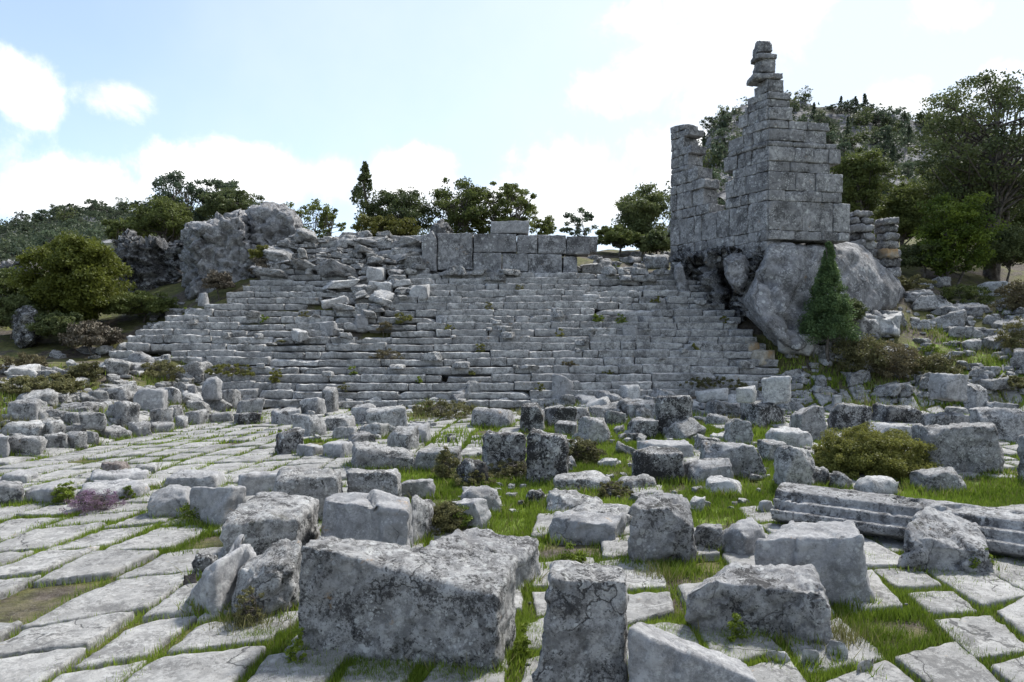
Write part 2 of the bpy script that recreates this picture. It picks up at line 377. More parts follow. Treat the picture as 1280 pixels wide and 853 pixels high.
def fitted(name, x0, y0, x1, y1, mat, label, yaw=None, dr=.8, tilt=None, fn=ground, group=None, cat='stone', rnd=None, jit=.10, cuts=3, lump=None, rough=None, cell=None, maxn=40, pits=0.):
    """block or boulder whose outline fills the given box of the photo, standing on the ground below it"""
    rs = random.Random(int(x0*7+y0*13+x1*3+y1))
    if yaw is None: yaw = rs.uniform(-.6, .6)
    if tilt is None: tilt = (rs.uniform(-.13, .13), rs.uniform(-.10, .10)) if jit > .06 else (0, 0)
    mx_ = (x1-x0)*.03; x0 -= mx_; x1 += mx_; y0 -= (y1-y0)*.06
    X, D, g = hit((x0+x1)/2, y1, fn); 
    w = (x1-x0)*D/F*.9; h = (y1-y0)*D/F*.7; cx, cy = X, D+w*dr*.4
    J = [(rs.uniform(-jit, jit), rs.uniform(-jit, jit), rs.uniform(-jit*2, jit)) for _ in range(8)]
    d = w*dr
    for it in range(14):
        z0 = float(fn(cx, cy)) if it < 10 else z0
        cs = box_corners(cx, cy, z0, w, d, h, yaw, tilt, J)
        pp = [proj(c) for c in cs]; a0, a1 = min(p[0] for p in pp), max(p[0] for p in pp); b0, b1 = min(p[1] for p in pp), max(p[1] for p in pp)
        f = (x1-x0)/max(a1-a0, .1); w = w*f**.8; d = d*f**.8
        cx += ((x0+x1)/2-(a0+a1)/2)*cy/F
        hn = h+((y1-y0)-(b1-b0))*cy/F*.7
        if hn < .07: d *= .8; hn = .07
        h = hn
        dz = (y1-b1)*cy/F
        if cy > 25: cy += 0
        else: cy = max(2.6, cy*(1-.5*(y1-b1)/max(b1-CY, 25))) if b1 > CY+25 else cy
    # whatever is left between the fitted base and the photo's base is a small lift or sink
    pp = [proj(c) for c in cs]; b1 = max(p[1] for p in pp); dz = -(y1-b1)*cy/F; dz = max(-.25, min(.25, dz))
    cs = box_corners(cx, cy, z0+dz, w, d, h, yaw, tilt, J)
    sink = .05+.02*cy/10
    for i in range(4): cs[i].z -= sink
    sz = max(w, h)
    return stone_obj(name, cs, mat, label, cat, group, cell=cell or max(.022, cy*.0045), rnd=(rnd if rnd is not None else .07)*sz*(1.5 if name == 'boulder' else .8), rough=rough if rough is not None else .024, cutk=1.5 if name == 'boulder' else 1.2,
                     cuts=cuts+(4 if name == 'boulder' else 0), lump=(lump if lump is not None else .04)*sz, maxn=maxn, pits=pits)
# ------------------------------------------------------------------ layout masks on the ground (where turf covers the paving)
TURF = [(725,562,75,34),(650,640,48,70),(700,600,70,40),(905,625,75,34),(830,588,60,16),(1255,612,55,24),(1180,620,60,25),(560,600,60,30),(470,545,30,8),
        (830,540,90,18),(940,560,60,30),(640,560,30,18),(1000,600,60,40),(760,640,60,20),(500,600,40,40),(620,530,30,6)]
def turf(X, Y):
    X = np.asarray(X, float); Y = np.maximum(np.asarray(Y, float), .5)
    px = CX+F*X/Y; py = CY+F*EYE/Y; r = np.zeros(X.shape)
    for x, y, a, b_ in TURF: r = np.maximum(r, 1.15-np.sqrt(((px-x)/a)**2+((py-y)/b_)**2)*.8)
    ok = (Y > 3.5)&(Y < 17)&(X > -4)&(X < 12)
    return np.clip(np.where(ok, r, 0), 0, 1)

# ------------------------------------------------------------------ ground sheet
def axis(n, near, far):
    t = np.linspace(-1, 1, n); k = math.asinh(far/near); return near*np.sinh(t*k)
gx = axis(420, 9, 700); gy = 8+axis(420, 9, 700)
XX, YY = np.meshgrid(gx, gy); ZZ = ground(XX, YY)
fz = smooth01((np.hypot(XX, YY)-15)/20); 
ZZ = ZZ-.035*(1-smooth01((YY-17)/2))
i = np.arange(419); I, J = np.meshgrid(i, i); a = (J*420+I).ravel()
Fq = np.stack([a, a+1, a+421, a+420], 1)
tf = turf(XX, YY)
slope_turf = .50*smooth01((XX-8)/3)*smooth01((YY-14)/2)*smooth01((23-YY)/5)+.35*smooth01((-6-XX)/2)
tf = np.maximum(tf, slope_turf)
me = fast_mesh('ground', np.stack([XX.ravel(), YY.ravel(), ZZ.ravel()], 1), Fq, M['ground'], True, {'turf': tf.ravel()})
tag(obj_from('ground', me), kind='structure')

# ------------------------------------------------------------------ paving of the square: irregular slabs in courses that run away from the camera
pav = MB(); joints = []
rs = random.Random(5)
ang = rad(3.5); ca, sa = math.cos(ang), math.sin(ang)
def rot(u, v): return (u*ca+v*sa, -u*sa+v*ca)
def pav_ok(X, Y):
    if not (-7.6+.9*math.sin(Y*.7)*.3 < X < 12.2 and .6 < Y < 17.4): return False
    px_ = CX+F*X/Y; py_ = CY+F*EYE/Y
    for x, y, a_, b_ in ((1090,805,55,28),(15,725,55,16),(660,735,40,40),(700,680,60,18),(880,830,30,25),(1180,690,60,14),(590,640,70,20)):
        if ((px_-x)/a_)**2+((py_-y)/b_)**2 < 1: return False
    t = float(turf(X, Y)); return t < .40+.12*math.sin(X*5.1+Y*3.3)
u = -9.5
colx = []
while u < 13.5:
    w = rs.choice((.38,.42,.47,.52,.58)); colx.append((u, w)); u += w
shear = {}
for u, w in colx:
    v = -.5+rs.uniform(0, .6); prev = .16*rs.uniform(.2, 1.6)
    while v < 18:
        L = rs.uniform(.38, .85); nxt = w*rs.uniform(.15, .6); 
        far = smooth01((v-9)/4)
        wig = lambda q, s_: .035*math.sin(q*2.1+s_*1.7)
        a0 = (u+wig(v, u), v); a1 = (u+w+wig(v, u+w), v+prev); b0 = (u+wig(v+L, u), v+L); b1 = (u+w+wig(v+L, u+w), v+L+nxt)
        pts = [rot(*q) for q in (a0, a1, b1, b0)]
        cx_, cy_ = sum(q[0] for q in pts)/4, sum(q[1] for q in pts)/4
        for q0, q1 in ((pts[0], pts[3]), (pts[0], pts[1])): joints.append((q0, q1))
        if pav_ok(cx_, cy_) and rs.random() > .05:
            gap = rs.uniform(.020, .048)+.01*float(far)
            c0 = np.array([cx_, cy_]); Q = []
            for q in pts:
                dv = c0-np.array(q); ln = np.linalg.norm(dv); Q.append(np.array(q)+dv/ln*gap*1.35+np.array([rs.uniform(-.03,.03), rs.uniform(-.03,.03)]))
            hz = rs.uniform(-.006, .016); tx, ty = rs.uniform(-.018,.018), rs.uniform(-.018,.018)
            zt = [float(ground(q[0], q[1]))+hz+(q[0]-cx_)*tx+(q[1]-cy_)*ty for q in Q]
            cs = [Vector((q[0], q[1], z-.12)) for q, z in zip(Q, zt)]+[Vector((q[0], q[1], z+.006)) for q, z in zip(Q, zt)]
            near = cy_ < 7
            V, Fs = hexa(cs, cell=.035 if near else (.07 if cy_ < 11 else .14), rnd=.014 if near else .02, rough=.012, cuts=rs.choice((0,0,1)), seed=rs.randrange(9999), maxn=22, lump=.006)
            pav.add(V, Fs)
        v += L; prev = nxt
o = pav.build('paving', M['paving']); tag(o, kind='structure')

# ------------------------------------------------------------------ grass: blades in the joints of the paving and on the turf
BL = {'grass': [], 'dry': []}
def blades(pts, h, w, kind='grass', lean=.5):
    n = len(pts)
    if not n: return
    pts = np.asarray(pts, float); hh = h*rng.uniform(.35, 1.25, n); ww = w*rng.uniform(.6, 1.4, n); a = rng.uniform(0, 6.283, n); la = rng.uniform(0, 6.283, n)
    l = lean*hh*rng.uniform(.1, 1.1, n)
    dx, dy = np.cos(a)*ww/2, np.sin(a)*ww/2
    b0 = pts+np.stack([-dx, -dy, np.full(n, -.01)], 1); b1 = pts+np.stack([dx, dy, np.full(n, -.01)], 1)
    tp = pts+np.stack([np.cos(la)*l, np.sin(la)*l, hh], 1)
    BL[kind].append(np.stack([b0, b1, tp], 1).reshape(-1, 3))
jp = []
for (q0, q1) in joints:
    mx_, my_ = (q0[0]+q1[0])/2, (q0[1]+q1[1])/2
    if not (-8 < mx_ < 12.3 and 2.4 < my_ < 17.3): continue
    if abs(mx_/my_) > .85: continue
    ln = math.hypot(q1[0]-q0[0], q1[1]-q0[1])
    dens = 1500 if my_ < 5 else (800 if my_ < 8 else (240 if my_ < 12 else 90))
    patch = .25+1.1*max(0, .5+noise.noise(Vector((mx_*1.1, my_*1.1, 3)))*1.1)
    if noise.noise(Vector((mx_*.6, my_*.6, 9))) > .33: patch *= .25
    n = int(ln*dens*patch)
    t = rng.random(n); s_ = rng.normal(0, .036, n)
    X = q0[0]+(q1[0]-q0[0])*t+s_; Y = q0[1]+(q1[1]-q0[1])*t+rng.normal(0, .034, n)
    jp.append(np.stack([X, Y], 1))
jp = np.concatenate(jp); z = ground(jp[:,0], jp[:,1])-.02; near = jp[:,1] < 8
P3 = np.column_stack([jp, z])
gr_h = .03+.02*np.clip(jp[:,1]/10, 0, 1)
blades(P3[jp[:,1] < 6], .042, .006); blades(P3[(jp[:,1] >= 6)&(jp[:,1] < 11)], .05, .012); blades(P3[jp[:,1] >= 11], .055, .025)
sel = rng.random(len(P3)) < .07; blades(P3[sel]+rng.normal(0, .02, (sel.sum(), 3))*[1,1,0], .05, .007, 'dry', .9)
# turf
def scatter_turf(n, y0, y1, h, w, kind='grass', thr=.47):
    X = rng.uniform(-4, 12, n); Y = rng.uniform(y0, y1, n); k = np.abs(X/Y) < .78; X, Y = X[k], Y[k]
    nz = np.array([noise.noise(Vector((x*1.3, y*1.3, 5))) for x, y in zip(X, Y)])
    k = turf(X, Y)+nz*.35 > thr; X, Y = X[k], Y[k]
    blades(np.column_stack([X, Y, ground(X, Y)-.02]), h, w, kind)
scatter_turf(90000, 4, 7.5, .045, .009); scatter_turf(170000, 7, 12, .045, .014); scatter_turf(80000, 12, 17, .055, .025)
scatter_turf(60000, 4, 17, .055, .013, 'dry', .28)
def scatter_band(n, pxr, pyr, h, w, kind='grass', fn=ground, thr=0):
    pts = []
    px = rng.uniform(*pxr, n); py = rng.uniform(*pyr, n)
    for x, y in zip(px, py):
        if noise.noise(Vector((x*.02, y*.05, 1))) < thr: continue
        pts.append(hit(x, y, fn, 3, 45))
    if pts:
        P0 = np.repeat(np.array(pts), 28, 0); P0[:,:2] += rng.normal(0, .16, (len(P0), 2)); P0[:,2] = fn(P0[:,0], P0[:,1])
        blades(P0, h, w, kind)
scatter_band(420, (960,1290), (395,520), .12, .03, 'grass', thr=-.02); scatter_band(300, (960,1290), (380,520), .18, .02, 'dry')
scatter_band(200, (0,330), (470,540), .14, .02, 'dry'); scatter_band(160, (0,330), (450,530), .12, .03, 'grass')
scatter_band(260, (500,960), (500,530), .12, .025, 'dry'); scatter_band(220, (500,960), (503,560), .12, .025, 'grass')
# tufts at the foot of the nearest blocks
def tuft(px, py, n, r, h, w=.006, kind='grass'):
    X, D, g_ = hit(px, py); q = rng.normal(0, r, (n, 2)); q[:,1] *= .55
    X = X+q[:,0]; Y = D+q[:,1]; blades(np.column_stack([X, Y, ground(X, Y)-.02]), h, w, kind, .8)
for a in ((370,832,1500,.10),(420,838,2200,.16),(500,842,2600,.17),(570,846,2400,.15),(640,820,900,.1),(330,795,700,.08),(290,775,600,.07),(880,812,1500,.12),
          (830,790,900,.1),(905,800,1400,.1),(960,828,900,.13),(1020,838,700,.12),(700,705,1200,.2),(760,702,1100,.2),(840,712,900,.15),(660,785,800,.1),
          (1095,790,700,.1),(1110,765,900,.1),(1130,745,700,.1),(1210,725,900,.2),(1262,700,1600,.25),(230,655,1200,.22),(260,650,700,.2),(215,690,500,.1),
          (650,800,700,.08),(805,742,800,.1),(815,700,700,.12),(545,662,700,.1),(590,655,700,.15),(120,632,600,.12),(40,628,900,.2),(390,672,500,.12),(1080,700,500,.1)):
    tuft(a[0], a[1], a[2], a[3], .055 if a[1] < 740 else .05, .008 if a[1] < 740 else .0055)
for a in ((310,785,300,.1),(1040,800,500,.12),(560,640,600,.15),(1270,650,400,.15),(820,720,200,.1)): tuft(*a, .11, .006, 'dry')
for k, nm, mt in (('grass', 'grass', 'grass'), ('dry', 'dry_grass', 'dry_grass')):
    V = np.concatenate(BL[k]); n = len(V)//3
    me = fast_mesh(nm, V, np.arange(n*3).reshape(-1, 3), M[mt], False, {'var': np.repeat(np.clip(rng.random(n)*.8+.35*np.sin(V[::3,0]*2.1)*np.cos(V[::3,1]*1.7), 0, 1), 3)})
    tag(obj_from(nm, me), kind='stuff', label='short green grass in the paving joints and between the stones' if k == 'grass' else 'dry straw coloured grass among the stones', cat='grass')

# ------------------------------------------------------------------ stepped seating
rs = random.Random(21)
seat = empty('stepped_seating', (-1.5, SY, 0))
tag(seat, 'long stepped stone seating climbing the slope behind the square', 'seating steps')
LEFT = [-8.6,-9.3,-9.6,-9.8,-10.1,-10.3,-10.3,-10.3,-10.3,-10.0,-9.7,-9.3,-9.0,-8.6,-8.3,-8.0,-7.8,-7.6,-7.5,-7.5,-7.4,-7.3,-7.0,-6.7,-6.4,-6.0]
for k in range(26):
    mb = MB(); yk = SY+k*ST; z0 = k*SR; x = LEFT[k]+rs.uniform(-.3, .3)
    xr = (7.1-k*.095) if k < 19 else -2.75
    if k in (0, 1): xr = 7.0
    lvl = 0; bow = rs.uniform(-.02, .02)
    while x < xr:
        L = min(rs.choice((.4,.6,.8,1.,1.25,1.6)), xr-x+.25)
        pxm = CX+F*(x+L/2)/yk; pym = CY-F*(z0+.1-EYE)/yk
        ruin = math.exp(-(((pxm-(470-(pym-360)*.55))/55)**2))*(1 if 330 < pym < 440 else .3)     # broken band running down the left half
        ruin = max(ruin, 1. if k >= 21 else 0, .35 if pxm < 240 else 0, .7*math.exp(-((pxm-790)/35)**2) if pym < 400 else 0, .5*math.exp(-((pxm-330)/50)**2) if k < 6 else 0)
        if rs.random() < .24*max(0, ruin-.2):
            x += L
            if mb.n: mb.build('step_row', M['step'], seat); mb = MB()
            continue
        j = .018+.06*ruin; jz = .009+.026*ruin
        if rs.random() < .16: lvl = rs.uniform(-.012, .012)
        yo = rs.uniform(-j, j)+bow; zo = rs.uniform(-jz, jz)+lvl+.035*math.sin(x*.5+k*.1)+.018*math.sin(x*1.7+k*.5)
        cs = box_corners(x+L/2, yk+.30+yo, z0-.10+zo, L-rs.uniform(.003, .016), .60, SR+.10+rs.uniform(-.008,.008), rs.uniform(-.02,.02)*(1+4*ruin), (rs.uniform(-.012,.012)*(1+5*ruin), 0),
                         [(0,0,0)]*8)
        for q in (0, 1): cs[q].z = z0+.006+max(0, zo)*.5; cs[q].y += .05
        V, Fs = hexa(cs, cell=.06, rnd=rs.uniform(.012, .028), rough=.022+.02*ruin, cuts=rs.choice((0,0,1,2)) if ruin < .4 else 3, seed=rs.randrange(99999), maxn=14, lump=.018+.04*ruin)
        mb.add(V, Fs)
        x += L
    if mb.n: mb.build('step_row', M['step'], seat)

# ------------------------------------------------------------------ masonry walls
def wall_run(mb, A, B, courses, s0s1, thick, rs, Lr=(.5, 1.1), rough=.03, cell=.09, skipf=None, mat=None, batter=0.):
    """courses of blocks between plan points A and B (front face line); thickness goes to the left of A->B"""
    A = Vector((A[0], A[1], 0)); B = Vector((B[0], B[1], 0)); d = B-A; Ln = d.length; d /= Ln; nrm = Vector((-d.y, d.x, 0)); yaw = math.atan2(d.y, d.x)
    for ci, (za, zb) in enumerate(courses):
        s0, s1 = s0s1[ci]; s = s0*Ln; e = s1*Ln
        while s < e-.05:
            L = rs.uniform(*Lr)
            if e-s-L < .25: L = e-s
            L = min(L, e-s)
            mid = s+L/2
            if not (skipf and skipf(mid/Ln, (za+zb)/2)):
                c = A+d*mid+nrm*(thick/2+rs.uniform(-.02,.02))
                cs = box_corners(c.x, c.y, za+.004, L-.012, thick, zb-za-.010, yaw+rs.uniform(-.008,.008), (0,0), [(0,0,0)]*8)
                V, Fs = hexa(cs, cell=cell, rnd=rs.uniform(.008,.018), rough=rough*.55, cutk=.6, cuts=rs.choice((0,0,1,1,2)), seed=rs.randrange(99999), maxn=18, lump=.014)
                mb.add(V, Fs)
            s += L
def zc(y, D): return EYE+(CY-y)*D/F
rs = random.Random(9)
CXY = ((961-CX)*19/F, 19.); RXY = ((1066-CX)*19.5/F, 19.5); LXY = ((838-CX)*22.3/F, 22.3)
tower = empty('ruined_tower', (7.2, 20, 4.2)); tag(tower, 'tall ruined corner of grey ashlar wall standing on the great boulder', 'ruined tower')
ys = [299,287.5,250.4,237,213.5,200.6,182,175,159.6,149,132.6,123,114,98.6]
xr = [1062,1063,1052,1053,1037,1050,1046,1033,1037,990,988,988,979.5]
zz = [zc(y, 19) for y in ys]
fw = RXY[0]-CXY[0]
mb = MB()
zz2 = list(zip(zz[:-1], zz[1:]))
wall_run(mb, CXY, RXY, zz2, [(0, (x-961)/105.) for x in xr], .75, rs, (.45, 1.15), .03, .07)
mb.build('front_wall', M['tower'], tower)
# side wall: runs from the corner back and to the left; A->B reversed so the thickness lies inside
prof = [(0,9.0),(.07,8.65),(.1,8.15),(.2,7.95),(.24,7.5),(.33,7.2),(.36,6.2),(.40,5.6),(.45,5.2),(.52,5.15),(.56,5.5),(.61,6.0),(.66,6.45),(.72,6.9),(.77,7.4),(.82,8.0),(.88,8.45),(.95,8.2),(1.0,7.6)]
def prz(s): return float(np.interp(s, [p[0] for p in prof], [p[1] for p in prof]))
mb = MB()
zs = [3.5,3.85,4.25]+zz[1:]+[9.3]; n = len(zs)-1
def sk(sr, zm): return zm > prz(1-sr)+.0
wall_run(mb, LXY, (CXY[0]-.02, CXY[1]+.03), list(zip(zs[:-1], zs[1:]))[1:], [(0, 1)]*(n-1), .6, rs, (.22, .6), .05, .07, sk)
mb.build('side_wall', M['tower'], tower)
# inner walls seen over the gap
mb = MB()
IW = [(zs[i_], zs[i_+1]) for i_ in range(1, 6)]
wall_run(mb, (LXY[0]+.25, LXY[1]+.7), (CXY[0]+1.2, CXY[1]+4.0), IW, [(0, 1)]*5, .5, rs, (.4, .9), .05, .1, lambda s_, z_: z_ > 5.5-.4*s_)
wall_run(mb, (LXY[0]+.42, LXY[1]+1.3), (LXY[0]+.42, LXY[1]+.72), list(zip(zs[:-1], zs[1:]))[1:], [(0, 1)]*(n-1), .55, rs, (.4, .8), .05, .1, lambda s_, z_: z_ > 6.6)
mb.build('inner_wall', M['tower'], tower)
# pinnacle on the corner
mb = MB()
def pb(x0, y0, x1, y1, D=19.05, th=.5, yaw=.0, cuts=1):
    z0, z1 = zc(y1, D), zc(y0, D); w = (x1-x0)*D/F
    cs = box_corners((x0+x1)/2*D/F-CX*D/F, D+th/2, z0, w, th, z1-z0-.006, yaw, (0,0), [(0,0,0)]*8)
    V, Fs = hexa(cs, cell=.04, rnd=.018, rough=.025, cuts=cuts, seed=rs.randrange(9999), maxn=20, lump=.012); mb.add(V, Fs)
pb(942,91,979,98.4,19.0,.6); pb(948,73,970,89.8,19.1,.5,0,2); pb(945.5,66,972,72.8,19.05,.5); pb(947,49.5,966,64.8,19.15,.42,0,4)
mb.build('pinnacle', M['tower'], tower)

# wall behind the seating
rw = empty('ruined_wall', ((635-CX)*22.1/F, 22.1, 3.5)); tag(rw, 'long low wall of huge squared grey blocks above the seating steps', 'ruined wall')
mb = MB(); D = 22.15
def wb(x0, y0, x1, y1, D=22.15, th=.8, **k):
    z0, z1 = zc(y1, D), zc(y0, D); w = (x1-x0)*D/F
    cs = box_corners(((x0+x1)/2-CX)*D/F, D+th/2, z0+.004, w-.015, th, z1-z0-.008, k.get('yaw', 0), (k.get('t', 0),0), [(0,0,0)]*8)
    V, Fs = hexa(cs, cell=.07, rnd=.018, rough=.02, cuts=k.get('cuts', 0), seed=rs.randrange(9999), maxn=26, lump=.02); mb.add(V, Fs)
wb(527,340,560,348); wb(561,338,592,347); wb(527,288,546,339.8,22.0,.9,cuts=4); wb(546.5,291.5,591,337.5,22.1); wb(591.5,316,627,345); wb(627.5,317,660,340); wb(660.5,318,703,344); wb(703.5,320,722,344,cuts=3)
wb(591.5,292,646,315.6); wb(646.4,293.5,672,317); wb(672.4,293.8,708,317.6); wb(708.4,295,738,318,22.12); wb(734,295.5,747,316,22.3,.6)
mb.build('masonry', M['tower'], rw)
mb = MB(); wb(613,276,661,291.8,22.2,.7); mb.build('capping_block', M['smooth'], rw)

# broken wall right of the tower, and the little stacked wall on the slope
bw = empty('ruined_wall', ((1095-CX)*22/F, 22, 3.6)); tag(bw, 'crumbling rounded wall stump to the right of the tall ruined tower', 'ruined wall')
mb = MB()
yy = [360,346,334,322,311,300,290,280,271,263]
for i_ in range(9):
    a_, b_ = yy[i_], yy[i_+1]; xs = [(1063,1092-i_*1.5),(1092-i_*1.2,1110)] if i_ < 8 else [(1064,1093)]
    if 2 <= i_ <= 7: xs = [(1064,1080+(-1)**i_*3),(1080,1097-i_+4),]
    if i_ < 8: xs.append((1106,1128) if i_ % 2 else (1104,1126))
    for (p, q) in xs:
        D = 21.9+rs.uniform(-.12,.12); w = (q-p)*D/F
        cs = box_corners(((p+q)/2-CX)*D/F, D+.3, zc(a_, D), w, .6, zc(b_, D)-zc(a_, D)-.01, rs.uniform(-.12,.12), (rs.uniform(-.06,.06),0), [(0,0,0)]*8)
        V, Fs = hexa(cs, cell=.06, rnd=.1, rough=.04, cuts=3, seed=rs.randrange(9999), maxn=16, lump=.05); mb.add(V, Fs)
mb.build('masonry', M['tower'], bw)
mb = MB(); p, q, D = 1104, 1124, 21.85
cs = box_corners((1114-CX)*D/F, D+.2, zc(322, D), .46, .5, .28, .1, (0,0), [(0,0,0)]*8); V, Fs = hexa(cs, cell=.06, rnd=.06, rough=.03, cuts=3, seed=5, maxn=14, lump=.04); mb.add(V, Fs)
mb.build('tan_block', M['tan'], bw)

# ------------------------------------------------------------------ great rocks from their outlines
def rock(name, poly, D, thick, mat, label, vox=.09, inset=.7, fwd=.8, Dfn=None, rough=.12, seed=1, crags=0., cat='boulder', zmin=None, cracks=()):
    bm = bmesh.new(); cxm = sum(p[0] for p in poly)/len(poly); cym = sum(p[1] for p in poly)/len(poly)
    Df = Dfn or (lambda x, y: D)
    mid = [bm.verts.new(P(x, y, Df(x, y)+thick*.35)) for x, y in poly]
    fr = [bm.verts.new(P(cxm+(x-cxm)*inset, cym+(y-cym)*inset, Df(x, y)-fwd*0+0.0)) for x, y in poly]
    bk = [bm.verts.new(P(cxm+(x-cxm)*.85, cym+(y-cym)*.85, Df(x, y)+thick)) for x, y in poly]
    n = len(poly)
    for i_ in range(n):
        j = (i_+1) % n
        bm.faces.new((fr[i_], fr[j], mid[j], mid[i_])); bm.faces.new((mid[i_], mid[j], bk[j], bk[i_]))
    bm.faces.new(fr[::-1]); bm.faces.new(bk)
    bmesh.ops.recalc_face_normals(bm, faces=bm.faces)
    me = bpy.data.meshes.new('t'); bm.to_mesh(me); bm.free()
    o = bpy.data.objects.new('t', me); COL.objects.link(o)
    md = o.modifiers.new('r', 'REMESH'); md.mode = 'VOXEL'; md.voxel_size = vox
    dg = bpy.context.evaluated_depsgraph_get(); me2 = bpy.data.meshes.new_from_object(o.evaluated_get(dg))
    bpy.data.objects.remove(o)
    nv = len(me2.vertices); co = np.empty(nv*3, np.float32); me2.vertices.foreach_get('co', co); co = co.reshape(-1, 3).astype(float)
    nr = np.empty(nv*3, np.float32); me2.vertex_normals.foreach_get('vector', nr); nr = nr.reshape(-1, 3).astype(float)
    st = co*np.array([1., 1., 1.5]); f1, g1 = facets(st, .55, seed, 1.5); f2, g2 = facets(st, 1.6, seed+2, 1.5); f3, g3 = facets(st, 3.6, seed+4, 1.3)
    d = rough*(1.0*fnoise(co, .6, seed, 2)+1.1*f1+.7*f2+.3*f3-.5*g1-.2*g2)+rough*.25*fnoise(co, 5, seed+5, 4)
    if crags:
        st = co.copy(); st[:,2] *= 2.2; t = fnoise(st, .9, seed+9, 5); d = d-crags*.8*np.maximum(0, .10-np.abs(t))/.10-crags*.35*(g2+.5*g3)
        t = fnoise(st, 2.6, seed+13, 4); d = d-crags*.45*np.maximum(0, .15-np.abs(t))/.15
    co2 = co+nr*d[:,None]
    for (a, b_, wd, dp) in cracks:                           # a crack along a photo line, cut into the surface
        px = CX+F*co[:,0]/co[:,1]; py = CY-F*(co[:,2]-EYE)/co[:,1]
        ax, ay = a; bx, by = b_; L2 = (bx-ax)**2+(by-ay)**2; t = np.clip(((px-ax)*(bx-ax)+(py-ay)*(by-ay))/L2, 0, 1)
        wob = 3.5*np.sin(t*9+ax)+1.5*np.sin(t*23)
        dd = np.hypot(px-ax-t*(bx-ax)-wob, py-ay-t*(by-ay)); co2[:,1] += dp*np.exp(-(dd/wd)**2)*(nr[:,1] < .2)
    loc = np.array([co2[:,0].mean(), co2[:,1].mean(), co2[:,2].min()])
    me2.vertices.foreach_set('co', (co2-loc).astype(np.float32).ravel()); me2.update()
    me2.polygons.foreach_set('use_smooth', np.ones(len(me2.polygons), bool)); me2.materials.clear(); me2.materials.append(M[mat]); me2.name = name
    o = obj_from(name, me2, None, loc.tolist()); return tag(o, label, cat)
rock('boulder', [(952,297),(972,294),(1000,297),(1040,299),(1072,303),(1092,318),(1112,340),(1130,362),(1128,384),(1100,404),(1060,425),(1020,440),(992,450),(968,432),(950,415),(932,396),(923,374),(931,350),(944,325)],
     17.6, 4.2, 'rock', 'huge smooth grey boulder that carries the tall ruined tower', Dfn=lambda x, y: 17.9+max(0, (x-1000))*.014+max(0, 410-y)*.008+abs(x-968)*.003, inset=.85, seed=3, rough=.07,
     cracks=(((947,330),(990,410),4,.30),((990,410),(985,445),4,.2),((1005,300),(1040,345),3,.16),((1085,312),(1050,345),3,.12),((960,345),(1010,390),9,.22)))
rock('rock_outcrop', [(838,322),(850,316),(880,310),(915,303),(950,299),(962,312),(955,340),(948,375),(945,400),(925,412),(898,418),(880,405),(866,392),(852,365),(842,345)],
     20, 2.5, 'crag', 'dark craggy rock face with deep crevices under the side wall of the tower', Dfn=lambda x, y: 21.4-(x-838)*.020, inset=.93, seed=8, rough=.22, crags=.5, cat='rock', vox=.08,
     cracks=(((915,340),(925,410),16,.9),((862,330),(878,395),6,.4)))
rock('boulder', [(902,322),(915,316),(932,318),(940,335),(936,352),(926,368),(914,362),(904,345)], 19.1, 1.0, 'rock', 'rounded boulder wedged under the side wall beside the great boulder', inset=.72, seed=12, rough=.08, vox=.06)
rock('rock_outcrop', [(842,330),(852,326),(858,345),(866,370),(872,392),(862,394),(850,372),(843,350)], 20.9, .8, 'rock', 'narrow upright rock slab at the left foot of the tower', inset=.85, seed=15, rough=.07, cat='rock', vox=.06)
rock('rock_outcrop', [(308,262),(330,253),(352,257),(372,266),(375,285),(385,305),(372,330),(335,345),(312,330),(306,300)], 23.6, 3, 'rock', 'smooth pale grey crag at the top left above the seating steps', seed=21, rough=.2, crags=.22, cat='rock', inset=.8,
     cracks=(((309,290),(318,320),4,.3),))
rock('rock_outcrop', [(232,280),(255,275),(275,268),(290,265),(302,262),(312,285),(320,312),(345,330),(330,360),(290,372),(262,372),(246,385),(232,378),(231,340),(233,300)], 22.8, 3.5, 'rock', 'massive fissured grey crag left of the seating steps', seed=25, rough=.2, crags=.28, cat='rock', inset=.8,
     cracks=(((240,320),(250,372),4,.4),((262,320),(268,352),6,.3)))
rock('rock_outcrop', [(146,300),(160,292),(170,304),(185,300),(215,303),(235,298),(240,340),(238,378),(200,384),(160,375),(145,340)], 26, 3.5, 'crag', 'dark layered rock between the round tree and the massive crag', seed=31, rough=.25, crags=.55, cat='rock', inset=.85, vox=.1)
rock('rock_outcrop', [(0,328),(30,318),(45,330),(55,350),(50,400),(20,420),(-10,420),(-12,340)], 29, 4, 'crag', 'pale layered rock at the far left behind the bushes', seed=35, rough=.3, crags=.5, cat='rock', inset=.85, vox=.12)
rock('boulder', [(22,388),(34,381),(45,388),(50,410),(47,430),(30,440),(18,430),(17,405)], 19.5, 1, 'black', 'black and white lichened standing boulder by the left bushes', seed=38, rough=.12, crags=.15, inset=.75, vox=.06)
rock('rock_outcrop', [(378,300),(400,292),(430,290),(452,298),(450,318),(420,330),(385,332),(360,345),(340,350),(345,330)], 23.3, 2, 'rubble', 'broken pale bedrock at the top of the left steps', seed=41, rough=.2, crags=.3, cat='rock', inset=.85, vox=.08)
rock('boulder', [(528,305),(540,282),(550,276),(560,282),(566,292),(550,298),(540,320),(535,345),(528,345)], 22.6, 1.2, 'crag', 'jagged boulder leaning on the left end of the long wall', seed=44, rough=.12, crags=.15, inset=.8, vox=.06)
